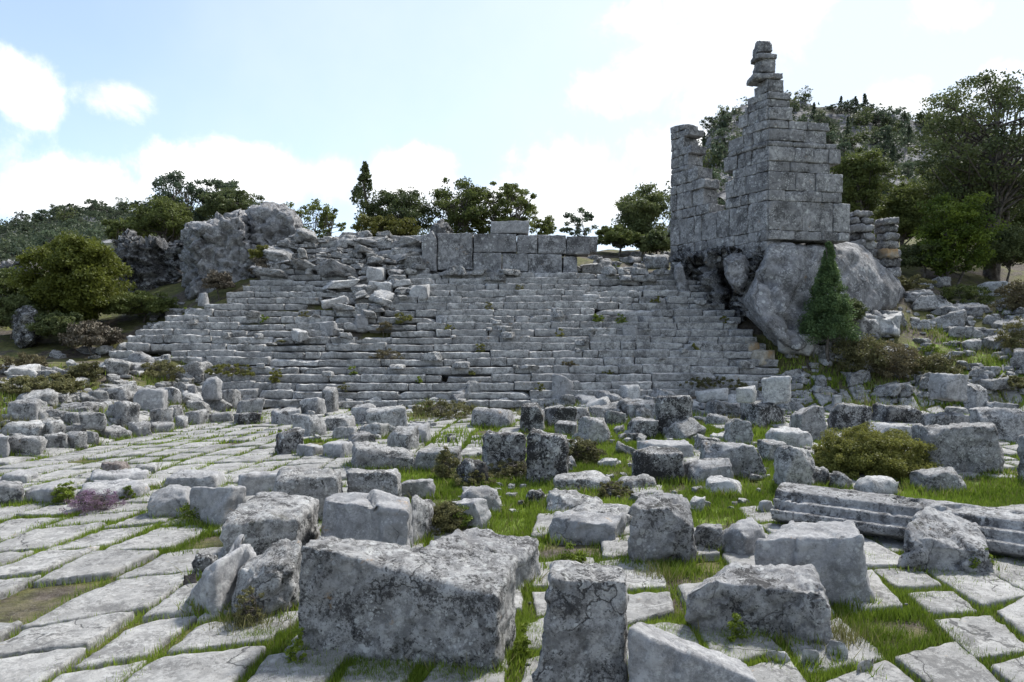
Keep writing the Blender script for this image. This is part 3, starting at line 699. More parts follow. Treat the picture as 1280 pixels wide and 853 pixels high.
# ------------------------------------------------------------------ foreground blocks, corner by corner
T = traced
T('stone_block', (376,681,3.70), (624,744,3.46), (648,691,3.86), (400,669,3.98), 'speckled', 'largest foreground block, long front face speckled with black lichen',
  bl=(368,3.68), br=(620,3.42), back=((643,3.84),(400,3.98)), cell=.017, maxn=76, rnd=.022, rough=0.014, cuts=0, pits=0.025, lump=.012)
T('stone_block', (500,690,4.32), (650,698,4.58), (686,669,5.02), (590,655,5.12), 'block', 'low flat topped block lying just behind the largest foreground block', cell=.02, rnd=.05, rough=0.019, cuts=1, pits=0.015, lump=.04)
T('stone_block', (686,722,3.12), (786,726,3.12), (782,704,3.42), (690,697,3.42), 'speckled', 'upright squared block at the bottom centre with a crack below its top',
  bl=(657,3.06), br=(783,3.05), cell=.014, maxn=60, rnd=.02, rough=0.016, cuts=0, pits=0.035, lump=.015)
T('stone_block', (786,786,3.02), (948,852,2.93), (928,824,3.16), (800,779,3.22), 'smooth', 'sloping wedge shaped block at the bottom edge right of the upright block', cell=.015, rnd=.015, rough=0.010, cuts=0, lump=.02)
T('stone_block', (858,722,3.98), (1034,742,3.80), (1016,708,4.22), (890,697,4.36), 'block', 'broad foreground block with black moss stains and a flat pale top',
  bl=(858,4.02), br=(1046,3.78), cell=.017, maxn=64, rnd=.035, rough=0.019, cuts=2, pits=0.030, lump=.03)
T('stone_block', (945,676,4.50), (1078,668,4.40), (1062,646,4.86), (1000,645,4.95), 'smooth', 'large smooth block with a round hole and slanting pale top',
  bl=(943,4.50), br=(1094,4.36), back=((1088,4.8),(990,4.95)), cell=.019, maxn=60, rnd=.04, rough=0.013, cuts=1, pits=0.015, lump=.03)
T('stone_block', (788,632,5.15), (868,640,5.20), (860,618,5.50), (803,616,5.52), 'block', 'tall tilted block standing alone in the centre of the grass',
  bl=(777,5.16), br=(868,5.22), cell=.02, maxn=50, rnd=.04, rough=0.017, cuts=2, pits=0.015, lump=.03)
T('stone_block', (273,655,5.05), (372,648,5.20), (398,622,5.75), (325,611,6.00), 'speckled', 'big pale topped block with dark rough sides left of the centre',
  bl=(283,5.05), cell=.022, maxn=52, rnd=.03, rough=0.018, cuts=2, pits=0.025, lump=.03)
T('stone_block', (402,622,5.40), (512,640,5.30), (514,617,5.60), (410,615,5.72), 'smooth', 'smooth bright block with a curved ridge across its front face',
  bl=(399,5.38), br=(513,5.28), cell=.022, rnd=.035, rough=0.009, cuts=1, lump=.05)
T('stone_block', (514,622,5.6), (540,636,5.9), (546,628,6.3), (516,615,6.1), 'block', 'narrow block squeezed against the right side of the smooth ridged block', cell=.025, rnd=.04, rough=0.019, cuts=1, lump=.03)
T('stone_block', (430,590,6.70), (498,592,6.70), (500,586,7.10), (436,585,7.15), 'speckled', 'squared lichened block behind the smooth ridged block', cell=.028, rnd=.05, rough=0.018, cuts=1, lump=.03, pits=0.020)
T('stone_block', (345,598,6.3), (424,596,6.5), (430,586,7.0), (352,584,7.0), 'speckled', 'lichened block between the big pale topped block and the squared block', cell=.028, rnd=.06, rough=0.019, cuts=2, lump=.04, pits=0.025)
T('stone_slab', (232,745,4.35), (262,705,4.15), (321,675,4.55), (300,672,4.75), 'smooth', 'dark smooth slab leaning on the boulder left of the largest block', bl=(232,4.33), br=(270,4.15), cell=.02, rnd=.04, rough=0.010, cuts=2, lump=.05)
FB = fitted
FB('boulder', 289,673,376,782,'speckled','rounded pitted boulder touching the left end of the largest block', yaw=.1, dr=.9, rnd=.16, cuts=1, lump=.05, pits=.03, maxn=56, cell=.018)
FB('stone', 241,688,271,722,'black','small dark stone behind the leaning smooth slab', rnd=.12)
FB('stone', 227,717,246,733,'red','small reddish stone on the paving left of the leaning slab', rnd=.2)
FB('boulder', 181,603,245,651,'smooth','rounded grey boulder on the paving left of the smooth leaning block', yaw=.25, dr=.8, rnd=.2, cuts=3, maxn=44)
FB('stone_block', 238,609,308,657,'smooth','smooth tapering block between the rounded boulder and the big pale topped block', yaw=-.35, dr=.6, rnd=.05, cuts=2, maxn=44, jit=.14)
FB('stone_slab', 198,588,286,613,'smooth','low flat slab behind the rounded grey boulder', yaw=.1, dr=.7, rnd=.08)
FB('stone_slab', 296,590,352,621,'smooth','low smooth slab left of the two lichened blocks', yaw=.5, dr=.7, rnd=.08)
FB('stone_block', 498,595,543,625,'block','small squared block right of the squared lichened block', yaw=.2, dr=.6, rnd=.04)
FB('stone', 519,652,552,672,'white','small pale stone in the weeds behind the low flat topped block', rnd=.25)
FB('stone_block', 560,624,614,660,'smooth','front block of the leaning pair in the central weeds', yaw=-.35, dr=.7, rnd=.06)
FB('boulder', 567,606,630,642,'block','rounded rear block of the leaning pair in the central weeds', yaw=.3, dr=.7, rnd=.15)
FB('stone_block', 441,552,520,590,'speckled','long block with rough front left of the row of three fallen blocks', yaw=.08, dr=.6, rnd=.04)
FB('stone_block', 514,556,578,590,'speckled','middle block of the row of three fallen blocks', yaw=-.15, dr=.6, rnd=.12)
FB('boulder', 569,571,614,608,'black','dark pitted rock at the right end of the row of fallen blocks', yaw=.4, rnd=.2, pits=.06)
FB('stone_block', 604,541,657,592,'black','left one of the two upright black lichened blocks', yaw=.12, dr=.7, rnd=.10, pits=.08, maxn=46, jit=.05)
FB('stone_block', 659,540,710,604,'black','right one of the two upright black lichened blocks', yaw=-.1, dr=.7, rnd=.10, pits=.08, maxn=46, jit=.05)
FB('boulder', 657,612,683,630,'black','small dark rock alone on the grass below the upright black blocks', rnd=.25)
FB('stone_slab', 684,641,786,680,'smooth','long smooth slab left of the tall tilted block', yaw=-.08, dr=.4, rnd=.04)
FB('stone_slab', 702,627,790,660,'speckled','rough pale slab resting over the long smooth slab', yaw=-.12, dr=.7, rnd=.1)
FB('boulder', 683,611,757,643,'speckled','low humped rock on the grass above the rough pale slab', yaw=.1, rnd=.25, pits=.05)
FB('stone_block', 692,587,762,618,'speckled','low pale block with an orange lichen end on the central grass', yaw=.1, rnd=.12)
FB('boulder', 768,594,824,617,'speckled','low white topped rock right of the block with orange lichen', yaw=.3, rnd=.2)
FB('stone_block', 786,560,854,602,'black','squared block with black cracked front at the centre right', yaw=.06, dr=.7, rnd=.06, pits=.06, jit=.05)
FB('stone_block', 852,573,915,607,'block','grey block tilted up against the black cracked block', yaw=.1, tilt=(.12,0), rnd=.05)
FB('stone_block', 872,554,958,597,'block','long grey block with slanting pale top in the right centre', yaw=-.1, dr=.5, rnd=.04)
FB('stone_block', 945,549,984,576,'speckled','squared lichened block behind the right end of the long grey block', rnd=.06)
FB('stone', 876,592,930,623,'white','pale pyramid shaped stone on the bright grass', rnd=.1, cuts=7, jit=.2)
FB('stone_block', 906,524,943,559,'speckled','pointed dark upright stone behind the long grey block', rnd=.08, cuts=5, jit=.2)
FB('stone_block', 956,534,1017,562,'white','bright flat topped block above the round yellow green shrub', yaw=.3, rnd=.06)
FB('boulder', 958,557,1027,613,'speckled','bulky pale topped boulder left of the round yellow green shrub', yaw=.25, dr=.8, rnd=.16, pits=.05, maxn=48)
FB('stone', 867,543,900,566,'black','dark wedge stone with a white edge', rnd=.06, cuts=5)
FB('stone_slab', 888,540,925,556,'white','white slab lying between the dark wedge and the pointed upright stone')
FB('stone_slab', 797,551,868,574,'smooth','flat light slab behind the black cracked block', yaw=.2, dr=.7, rnd=.04)
FB('stone_block', 784,500,824,526,'block','top left block of the clustered blocks in the centre right', fn=ground)
FB('stone_block', 820,497,866,546,'black','tall dark block at the right of the clustered blocks', yaw=-.1, rnd=.05, jit=.04)
FB('stone_block', 784,523,823,549,'black','dark low block at the left of the clustered blocks', yaw=.15, rnd=.06)
FB('stone_block', 828,529,861,550,'block','small light block in front of the tall dark block', rnd=.07)
FB('boulder', 720,521,767,556,'speckled','tilted pitted boulder beside the grass in the middle distance', yaw=.4, rnd=.14, tilt=(-.15,0), pits=.05)
FB('stone', 692,524,722,545,'block','small pointed rock left of the tilted pitted boulder', cuts=5)
FB('boulder', 880,502,921,523,'rubble','brown tinged rock behind the tall dark block')
FB('stone_block', 919,502,980,534,'black','broad dark block behind the dark pointed upright stone', rnd=.08)
FB('boulder', 880,518,916,532,'rubble','low grey rock between the tall dark block and the broad dark block')
FB('stone_block', 988,509,1032,551,'block','upright squared block with flat top left of the dark squared block', yaw=.1, rnd=.05, jit=.04)
FB('stone_block', 1033,507,1089,540,'black','dark squared block right of the upright flat topped block', yaw=-.05, rnd=.05, jit=.04)
FB('stone_block', 1089,505,1162,532,'black','broad low block with cracked dark face and pale top', yaw=.05, rnd=.08)
FB('stone_block', 1149,517,1216,545,'block','left half of the long course of blocks at the right', yaw=.02, dr=.5, rnd=.03, jit=.02)
FB('stone_block', 1212,512,1286,553,'block','right half of the long course of blocks at the right', yaw=-.02, dr=.5, rnd=.03, jit=.02)
FB('stone_block', 1142,533,1258,592,'speckled','big rectangular lichened block right of the yellow green shrub', yaw=-.03, dr=.45, rnd=.06, jit=.03, pits=.06, maxn=56)
FB('stone_block', 1272,543,1300,602,'speckled','narrow upright lichened block cut by the right edge', yaw=.1, dr=1., rnd=.06)
FB('stone_slab', 1084,528,1152,548,'white','flat pale slab behind the yellow green shrub', dr=.7, rnd=.1)
FB('stone_block', 1205,481,1235,516,'block','small upright block on the upper right course', rnd=.04, jit=.04)
FB('stone_slab', 1226,502,1274,517,'block','low slab right of the small upright block')
FB('stone_slab', 1180,508,1215,520,'rubble','flat rough slab left of the small upright block')
FB('boulder', 1124,583,1214,622,'speckled','rough broken rock behind the fallen beam on the right', yaw=.2, rnd=.15, cuts=5, pits=.06, maxn=48)
FB('boulder', 1064,594,1127,618,'white','low whitish rock behind the middle of the fallen beam', rnd=.2)
FB('boulder', 1004,584,1038,609,'speckled','rounded rock at the left end behind the fallen beam', rnd=.25)
FB('boulder', 1032,589,1068,612,'rubble','pale humped rock beside the rounded rock behind the fallen beam', rnd=.25)
T('boulder', (1124,668,5.0), (1236,690,4.85), (1222,650,5.3), (1152,623,5.45), 'block', 'big rounded boulder in front of the fallen beam', bl=(1110,5.0), br=(1250,4.88), cell=.018, maxn=64, rnd=.09, rough=.016, cuts=5, lump=.05, pits=.02, cutk=.9)
FB('boulder', 898,645,962,698,'smooth','smooth leaning block left of the block with the round hole', yaw=.5, dr=.8, rnd=.12, cuts=3, maxn=40)
FB('boulder', 866,655,906,690,'rubble','rough rock right of the tall tilted block', rnd=.2)
FB('stone', 948,627,967,641,'white','small white stone on the bright grass left of the fallen beam', rnd=.2)
FB('stone', 862,620,881,640,'white','pale stone behind the right shoulder of the tall tilted block', rnd=.2)
FB('stone', 1100,812,1124,826,'white','white chip among the soil right of the broad foreground block', rnd=.15, cuts=5) if False else None
# chips by the broad foreground block
for (a, lb) in (((1003,820,1024,833),'small white chip nearest the broad foreground block'),((1034,808,1058,822),'larger grey chip right of the broad foreground block'),((958,822,985,832),'flat pale chip under the broad foreground block'),((1070,834,1092,846),'white chip near the bottom edge at the lower right')):
    FB('stone', *a, 'white', lb, rnd=.1, cuts=5, maxn=12)
# left rim of the square
FB('stone_slab', 92,598,188,630,'smooth','broad hollowed slab with purple flowers growing against it', yaw=.05, dr=.9, rnd=.2, lump=.1, maxn=50)
FB('stone_slab', 24,600,100,632,'smooth','wide low slab left of the purple flowers', rnd=.2, dr=.9)
FB('stone_slab', -12,603,34,630,'block','dark edged slab at the far left edge of the paving', dr=.9, rnd=.12)
FB('stone_slab', 0,588,50,606,'smooth','thin pale slab lying above the dark edged slab', dr=.8, rnd=.12)
FB('stone_slab', 116,586,188,606,'smooth','pale slab behind the hollowed slab', dr=.9, rnd=.15)
FB('boulder', 122,574,166,590,'red','brown earthy rock on the middle of the paving', rnd=.25, cuts=5)
FB('boulder', 160,577,198,594,'rubble','jagged grey rock right of the brown earthy rock', rnd=.2, cuts=5)
# middle distance, left of centre
H1 = [(344,533,381,571,'black','dark pitted block at the left end of the middle stones'),(370,553,405,572,'smooth','low smooth block at the foot of the dark pitted block'),
(403,552,445,575,'smooth','smooth rectangular block left of the long rough block'),(363,518,410,545,'speckled','humped rough block behind the dark pitted block'),
(405,518,446,541,'speckled','right part of the humped rough blocks'),(338,511,377,533,'block','squared block by the far left corner of the square'),
(374,496,408,518,'block','pale squared block beside the thin pointed stone'),(400,484,423,518,'speckled','thin pointed dark stone standing at the foot of the steps'),
(438,505,470,530,'block','tilted block leaning left in front of the steps'),(457,508,508,542,'speckled','large tilted white flecked block in front of the steps'),
(484,534,524,562,'speckled','rough block below the large tilted white flecked block'),(508,529,538,556,'smooth','smooth upright squared block right of the tilted blocks'),
(446,530,487,548,'rubble','flat pale rock in front of the tilted blocks'),(416,533,446,550,'rubble','small pale rock left of the flat pale rock'),(430,541,478,556,'rubble','flat grey slab under the flat pale rock'),
(589,510,644,534,'block','low broad block at the far edge of the paving'),(651,505,681,538,'black','dark squared upright block at the far edge of the paving'),
(689,469,716,503,'smooth','tall smooth slab standing upright on the lowest steps'),(630,470,657,492,'smooth','pale pentagon shaped slab leaning on the steps'),
(640,497,665,512,'rubble','round rock beside the dark squared upright block'),(520,490,574,506,'smooth','broad pale stone lying on the lowest step'),
(680,510,720,533,'black','dark rounded block right of the dark squared upright block'),(705,508,737,528,'rubble','rounded rubble block behind the small pointed rock'),
(733,507,756,524,'rubble','small round rubble block above the tilted pitted boulder'),(755,514,783,531,'rubble','pale rubble rock left of the clustered blocks'),
(774,482,803,506,'white','pale slanting slab behind the clustered blocks'),(740,490,775,505,'smooth','pale slab tilted beside the slanting slab'),
(855,463,905,490,'speckled','large lichened block resting on the lowest steps at the right'),(869,485,908,499,'white','pale rounded stone in the heather at the right of the steps'),
(918,482,944,498,'white','white stone in the heather left of the white faced rock'),(950,470,986,501,'white','white faced tilted rock at the right foot of the steps'),
(805,476,832,492,'rubble','grey rock on the heather bank behind the clustered blocks'),(1116,476,1160,497,'rubble','pale flat rock half buried in the right slope'),
(1157,467,1206,496,'smooth','smooth pale boulder lying on the right slope'),(1198,461,1230,486,'rubble','pitted boulder behind the small upright block')]
for h in H1: FB('stone_block', *h[:4], h[4], h[5], rnd=.08, maxn=24)
# stacked stones on the slope
for h in [(1022,456,1056,477,'block','topmost grey block of the small stacked wall on the slope'),(1042,469,1079,491,'block','right grey block of the small stacked wall'),(1007,477,1044,496,'block','left grey block of the small stacked wall'),
          (1021,490,1046,510,'tan','left tan block at the bottom of the small stacked wall'),(1049,488,1078,506,'tan','right tan block at the bottom of the small stacked wall'),(1040,495,1053,510,'white','small pointed pale stone before the stacked wall'),
          (1004,488,1024,508,'block','rounded grey stone at the left foot of the stacked wall')]:
    FB('stone_block', *h[:4], h[4], h[5], yaw=.05, rnd=.05, jit=.04, maxn=20, dr=.5, fn=lambda X, Y: ground(X, Y))
# two tan blocks at the right end of the steps
for h in [(932,427,950,439,'tan','upper small tan block at the right end of the seating steps'),(938,438,969,452,'tan','larger tan block at the right end of the seating steps')]:
    FB('stone_block', *h[:4], h[4], h[5], rnd=.06, jit=.05, maxn=14, fn=surf)
# left heap
H2 = [(8,500,52,532,'block','large squared block at the left end of the left heap'),(0,525,68,547,'rubble','long flat broken slab at the left edge of the square'),(9,544,60,568,'speckled','rounded white flecked boulder at the left edge of the paving'),
(54,542,88,563,'rubble','pale boulder second along the left edge of the paving'),(80,540,110,560,'rubble','low boulder third along the left edge of the paving'),(-10,543,13,570,'smooth','dark smooth boulder cut by the left edge'),
(48,525,84,546,'rubble','squared pale stone behind the second edge boulder'),(108,540,125,556,'block','small block fourth along the left edge of the paving'),(78,516,107,530,'rubble','pale flat stone in the left heap'),
(134,503,176,532,'block','big dark fronted block in the middle of the left heap'),(166,487,210,514,'smooth','broad smooth topped block at the back of the left heap'),(186,466,208,488,'smooth','pale block tilted at the back of the left heap'),
(226,462,258,482,'smooth','pale block standing on the wall at the left of the steps'),(226,480,250,498,'block','squared block under the pale standing block'),(253,471,279,497,'smooth','smooth upright block right of the pale standing block'),
(274,488,303,509,'speckled','white flecked block in front of the left steps'),(187,510,216,534,'rubble','rough rock right of the big dark fronted block'),(205,504,230,526,'rubble','rounded rock in the right part of the left heap'),
(217,519,237,537,'rubble','small pale stone at the right end of the left heap'),(115,530,166,551,'rubble','long low rock at the edge of the paving in front of the left heap'),(186,526,217,542,'rubble','low white rock at the edge of the paving'),
(296,499,330,521,'block','squared block by the left foot of the steps'),(293,513,326,532,'black','dark block in front of the squared block by the steps'),(205,484,228,505,'block','dark squared block beside the broad smooth topped block'),
(46,491,86,507,'block','squared block under the left bushes'),(160,528,190,545,'rubble','rock joining the left heap to the paving edge'),(262,514,292,530,'rubble','low rock between the left heap and the steps'),
(102,503,135,516,'rubble','flat stone left of the big dark fronted block'),(100,516,134,532,'rubble','tilted flat stone left of the big dark fronted block'),(232,512,262,532,'rubble','flat rock at the right end of the left heap')]
for h in H2: FB('stone_block', *h[:4], h[4], h[5], rnd=.1, maxn=22)
# pale stones on the steps that catch the eye
H3 = [(458,334,482,350,'white','pale squared stone on the upper left steps'),(460,352,493,369,'white','bright humped stone on the upper left steps'),(510,355,538,373,'white','bright slanting slab left of centre on the steps'),
(443,379,463,393,'rubble','tilted stone in the broken band of the steps'),(443,392,461,408,'smooth','pale squared stone in the broken band of the steps'),(468,312,503,323,'smooth','flat pale slab at the top of the broken steps'),
(488,318,512,334,'smooth','tipped slab below the left end of the long wall'),(505,320,528,336,'rubble','rounded stone at the left foot of the long wall'),(641,333,672,344,'rubble','pale jagged stone at the foot of the long wall'),
(604,333,636,347,'rubble','white spotted stone at the foot of the long wall'),(726,368,750,376,'white','white flat stone on the upper right steps'),(779,408,800,423,'smooth','pointed pale stone on the right steps'),
(612,467,632,478,'rubble','pale stone lying on a lower step'),(345,300,372,316,'rubble','pale rock at the upper left edge of the steps'),(805,318,822,334,'rubble','jagged tilted stone on the ridge left of the tower'),
(246,366,262,380,'smooth','white block at the left edge of the upper steps'),(400,402,425,417,'smooth','pale tilted block on the left steps'),(540,322,560,334,'rubble','rock before the left end of the long wall') ]
for h in H3: FB('stone_block', *h[:4], h[4], h[5], rnd=.08, maxn=14, fn=surf)

# fallen fluted beam: three stepped bands along its front
def beam():
    A = P(963, 0, 6.15); B = P(1345, 0, 4.95); d = Vector((B.x-A.x, B.y-A.y, 0)); L = d.length; d.normalize(); nrm = Vector((-d.y, d.x, 0))
    prof_ = [(.20,.0),(.16,.05),(.06,.11),(.0,.14),(-.01,.16),(-.005,.235),(.01,.245),(.065,.25),(.07,.26),(.075,.335),(.09,.345),(.15,.35),(.155,.36),(.16,.42),(.175,.44),(.30,.47),(.45,.47),(.54,.43),(.55,.05),(.45,.0)]
    # densify the profile
    pr = []
    for i_ in range(len(prof_)):
        a_, b_ = prof_[i_], prof_[(i_+1) % len(prof_)]; m_ = max(1, int(math.hypot(b_[0]-a_[0], b_[1]-a_[1])/.02))
        for t in range(m_): pr.append((a_[0]+(b_[0]-a_[0])*t/m_, a_[1]+(b_[1]-a_[1])*t/m_))
    n, m_ = len(pr), 160; V = []
    for j in range(m_+1):
        s = j/m_; zb = -.01-.02*s
        for q in pr:
            p = A+d*(L*s+(.03*noise.noise(Vector((q[0]*9, q[1]*9, 2))) if j in (0,) else 0))+nrm*q[0]; V.append((p.x, p.y, zb+q[1]*.71))
    V = np.array(V); Fq = []
    for j in range(m_):
        for k in range(n): Fq.append((j*n+k, j*n+(k+1) % n, (j+1)*n+(k+1) % n, (j+1)*n+k))
    # end caps as quads toward a centre line of the profile
    for j in (0, m_):
        c = V[j*n:(j+1)*n].mean(0); V = np.vstack([V, c]); ci = len(V)-1
        for k in range(n):
            a_, b_ = j*n+k, j*n+(k+1) % n; Fq.append((b_, a_, ci, ci) if j == 0 else (a_, b_, ci, ci))
    tri = np.array([(f[0], f[1], f[2]) for f in Fq]+[(f[0], f[2], f[3]) for f in Fq if f[2] != f[3]])
    f1 = .004*fnoise(V, 14, 5, 5); f2 = -.07*np.maximum(0, fnoise(V, 5, 9, 4)-.34)
    V[:,2] += (f1+f2*1.5); V[:,1] += f1*.8-f2*1.5
    loc = np.array([V[:,0].mean(), V[:,1].mean(), V[:,2].min()])
    me = fast_mesh('fallen_beam', V-loc, tri, M['block'], True)
    bm = bmesh.new(); bm.from_mesh(me); bmesh.ops.recalc_face_normals(bm, faces=bm.faces); bm.to_mesh(me); bm.free()
    tag(obj_from('fallen_beam', me, None, loc.tolist()), 'long fallen architrave beam with three stepped bands lying on the right', 'fallen beam')
beam()

# grass standing against the feet of the stones
BL['foot'] = []; BL['footdry'] = []
for f in FOOT:
    D_ = f[0][1]; n_ = 4
    for k in range(4):
        p, q = np.array(f[k][:2]), np.array(f[(k+1) % 4][:2]); L_ = np.linalg.norm(q-p); e_ = (q-p)/max(L_, .01); nn = np.array([e_[1], -e_[0]])
        m_ = (p+q)/2; green = float(turf(m_[0], m_[1])) > .4
        cnt_ = int(L_*(900 if D_ < 5 else 520 if D_ < 9 else 200)*(1. if green else .55)); t = rng.random(cnt_)
        keep = np.sin(t*7*max(L_, .3)+D_*9)+rng.normal(0, .5, cnt_) > (-.5 if green else .25); t = t[keep]
        XY = p+np.outer(t, q-p)+np.outer(np.abs(rng.normal(0, .035+.003*D_, len(t)))-.015, nn)
        if len(t): 
            P_ = np.column_stack([XY, ground(XY[:,0], XY[:,1])-.015]); blades(P_, .06+.003*D_, .006+.0011*D_, 'foot', .7)
            s2 = rng.random(len(t)) < .14; blades(P_[s2], .10, .006+.001*D_, 'footdry', .9)
for k, mt in (('foot', 'grass'), ('footdry', 'dry_grass')):
    V = np.concatenate(BL[k]); n = len(V)//3
    tag(obj_from(mt, fast_mesh(mt, V, np.arange(n*3).reshape(-1, 3), M[mt], False, {'var': np.repeat(rng.random(n)*.9, 3)})), kind='stuff', label='green grass growing against the feet of the fallen blocks' if k == 'foot' else 'dry straw coloured stalks against the fallen blocks', cat='grass')

# ------------------------------------------------------------------ smaller rubble: each stone its own object, sharing a few shapes
protos = []
for k in range(14):
    r_ = random.Random(k+50); J = [(r_.uniform(-.2,.2), r_.uniform(-.2,.2), r_.uniform(-.25,.1)) for _ in range(8)]
    V, Fs = hexa(box_corners(0,0,0,1,r_.uniform(.6,.9),r_.uniform(.35,.75),0,(0,0),J), cell=.1, rnd=r_.choice((.03,.06,.12)), rough=.05, cuts=5, seed=k*9+1, maxn=12, lump=.09)
    protos.append([fast_mesh('stone', V, Fs, M[m_]) for m_ in ('rubble','block','white')])
cnt = 0
RUB = MB()
def strew(n, poly, size, label, group, fn=ground, white=.12, d0=3, flat=1., seed=1, tilt=.35, sink=.12):
    global cnt
    r_ = random.Random(seed); xs = [p[0] for p in poly]; ys_ = [p[1] for p in poly]; k = 0; tries = 0
    while k < n and tries < n*20:
        tries += 1; x, y = r_.uniform(min(xs), max(xs)), r_.uniform(min(ys_), max(ys_)); ins = False
        for i_ in range(len(poly)):
            a_, b_ = poly[i_], poly[i_-1]
            if (a_[1] > y) != (b_[1] > y) and x < (b_[0]-a_[0])*(y-a_[1])/(b_[1]-a_[1])+a_[0]: ins = not ins
        if not ins: continue
        X, D, g_ = hit(x, y, fn, d0, 45)
        if D > 44: continue
        s = size*D/F*r_.choice((.55,.7,.85,1,1.25,1.6)); pr = r_.choice(protos)
        if group is None:
            me_ = pr[0]; co = np.empty(len(me_.vertices)*3, np.float32); me_.vertices.foreach_get('co', co); fi = np.empty(len(me_.polygons)*4, np.int32); me_.polygons.foreach_get('vertices', fi)
            mt_ = Matrix.LocRotScale(Vector((X, D, g_-s*sink)), Matrix.Rotation(r_.uniform(0, 6.28), 3, 'Z').to_euler(), Vector((s, s*r_.uniform(.7,1.1), s*r_.uniform(.6,1.)*flat)))
            RUB.add(co.reshape(-1, 3)@np.array(mt_.to_3x3()).T+np.array(mt_.translation), fi.reshape(-1, 4)); k += 1; continue
        o = bpy.data.objects.new('stone', pr[2] if r_.random() < white else pr[r_.random() < .4])
        o.location = (X, D, g_-s*sink); o.rotation_euler = (r_.uniform(-tilt,tilt), r_.uniform(-tilt,tilt), r_.uniform(0,6.28)); o.scale = (s, s*r_.uniform(.7,1.1), s*r_.uniform(.6,1.)*flat)
        link(o); tag(o, label, 'stone', group); k += 1; cnt += 1
strew(66, [(985,440),(1030,400),(1100,400),(1150,350),(1290,370),(1290,500),(1100,500),(1000,490),(980,470)], 24, 'grey broken stone scattered on the scrubby slope right of the tower', 'stones on the right slope', seed=1)
strew(28, [(985,445),(1040,405),(1120,395),(1100,430),(1020,445)], 30, 'jumbled pale rock at the foot of the great boulder', 'rocks at the foot of the great boulder', seed=2, white=.4)
strew(50, [(0,480),(150,455),(260,470),(320,510),(260,530),(120,545),(0,545)], 27, 'grey rubble stone piled in the heap at the left of the square', 'rubble of the left heap', seed=3)
strew(38, [(0,445),(150,440),(240,380),(250,400),(190,470),(60,475),(0,470)], 19, 'grey stone tumbled down the bank left of the steps', 'stones on the left bank', seed=4, white=.2)
strew(34, [(640,505),(780,500),(980,490),(990,525),(860,520),(700,535)], 24, 'small grey stone strewn between the square and the seating', 'stones before the seating', seed=5, white=.2)
strew(52, [(345,300),(380,285),(525,290),(530,345),(440,350),(330,345)], 24, 'broken seat slab tumbled at the top left of the steps', 'tumbled slabs at the top of the steps', fn=surf, seed=6, flat=.55, white=.08)
strew(30, [(430,350),(540,345),(520,380),(440,430),(380,440),(370,420)], 22, 'displaced seat stone in the broken band of the steps', 'displaced stones in the broken band', fn=surf, seed=7, flat=.8, white=.2)
strew(34, [(745,322),(840,318),(845,345),(800,360),(745,338)], 17, None, None, fn=surf, seed=8)
strew(20, [(560,338),(740,338),(740,348),(560,352)], 15, None, None, fn=surf, seed=9, white=.3)
strew(30, [(200,400),(950,380),(960,480),(200,480)], 12, None, None, fn=surf, seed=10, white=.3)
strew(26, [(620,506),(990,506),(1010,548),(880,556),(700,548),(620,530)], 23, 'angular stone among the crowded blocks at the centre right', 'stones among the centre right blocks', seed=14, white=.1, tilt=.5)
strew(22, [(560,540),(1010,535),(1020,580),(900,600),(740,590),(600,575)], 19, 'tilted broken stone in the turf between the upright black blocks and the yellow green shrub', 'stones in the middle turf', seed=15, white=.2, tilt=.5)
strew(110, [(560,545),(1000,545),(1040,600),(900,640),(560,640)], 9, None, None, seed=27)
strew(22, [(420,500),(600,495),(560,530),(430,560)], 20, 'pale stone lying among the middle blocks by the far paving', 'stones among the middle blocks', seed=11, white=.3)
strew(16, [(860,560),(1030,560),(1060,620),(880,640),(700,620),(700,560)], 12, None, None, seed=12, white=.3)
strew(26, [(60,560),(640,840),(1270,840),(1270,700),(640,700),(60,640)], 5, None, None, seed=13, white=.5, d0=2.6)

strew(150, [(0,478),(150,455),(260,470),(320,510),(260,535),(120,550),(0,556)], 13, None, None, seed=21)
strew(230, [(985,440),(1030,400),(1100,400),(1150,350),(1290,370),(1290,500),(1100,505),(1000,500),(980,470)], 11, None, None, seed=22)
strew(90, [(640,503),(780,498),(990,490),(990,530),(860,530),(700,535)], 12, None, None, seed=23)
strew(70, [(420,500),(600,495),(560,530),(430,560),(340,540)], 11, None, None, seed=24)
strew(110, [(340,310),(380,290),(525,295),(530,345),(440,350),(330,345)], 12, None, None, fn=surf, seed=25)
strew(60, [(150,460),(200,380),(260,370),(200,470)], 12, None, None, seed=26)
o = RUB.build('rubble', M['rubble']); tag(o, 'countless small grey rubble stones between the blocks', 'rubble', kind='stuff')
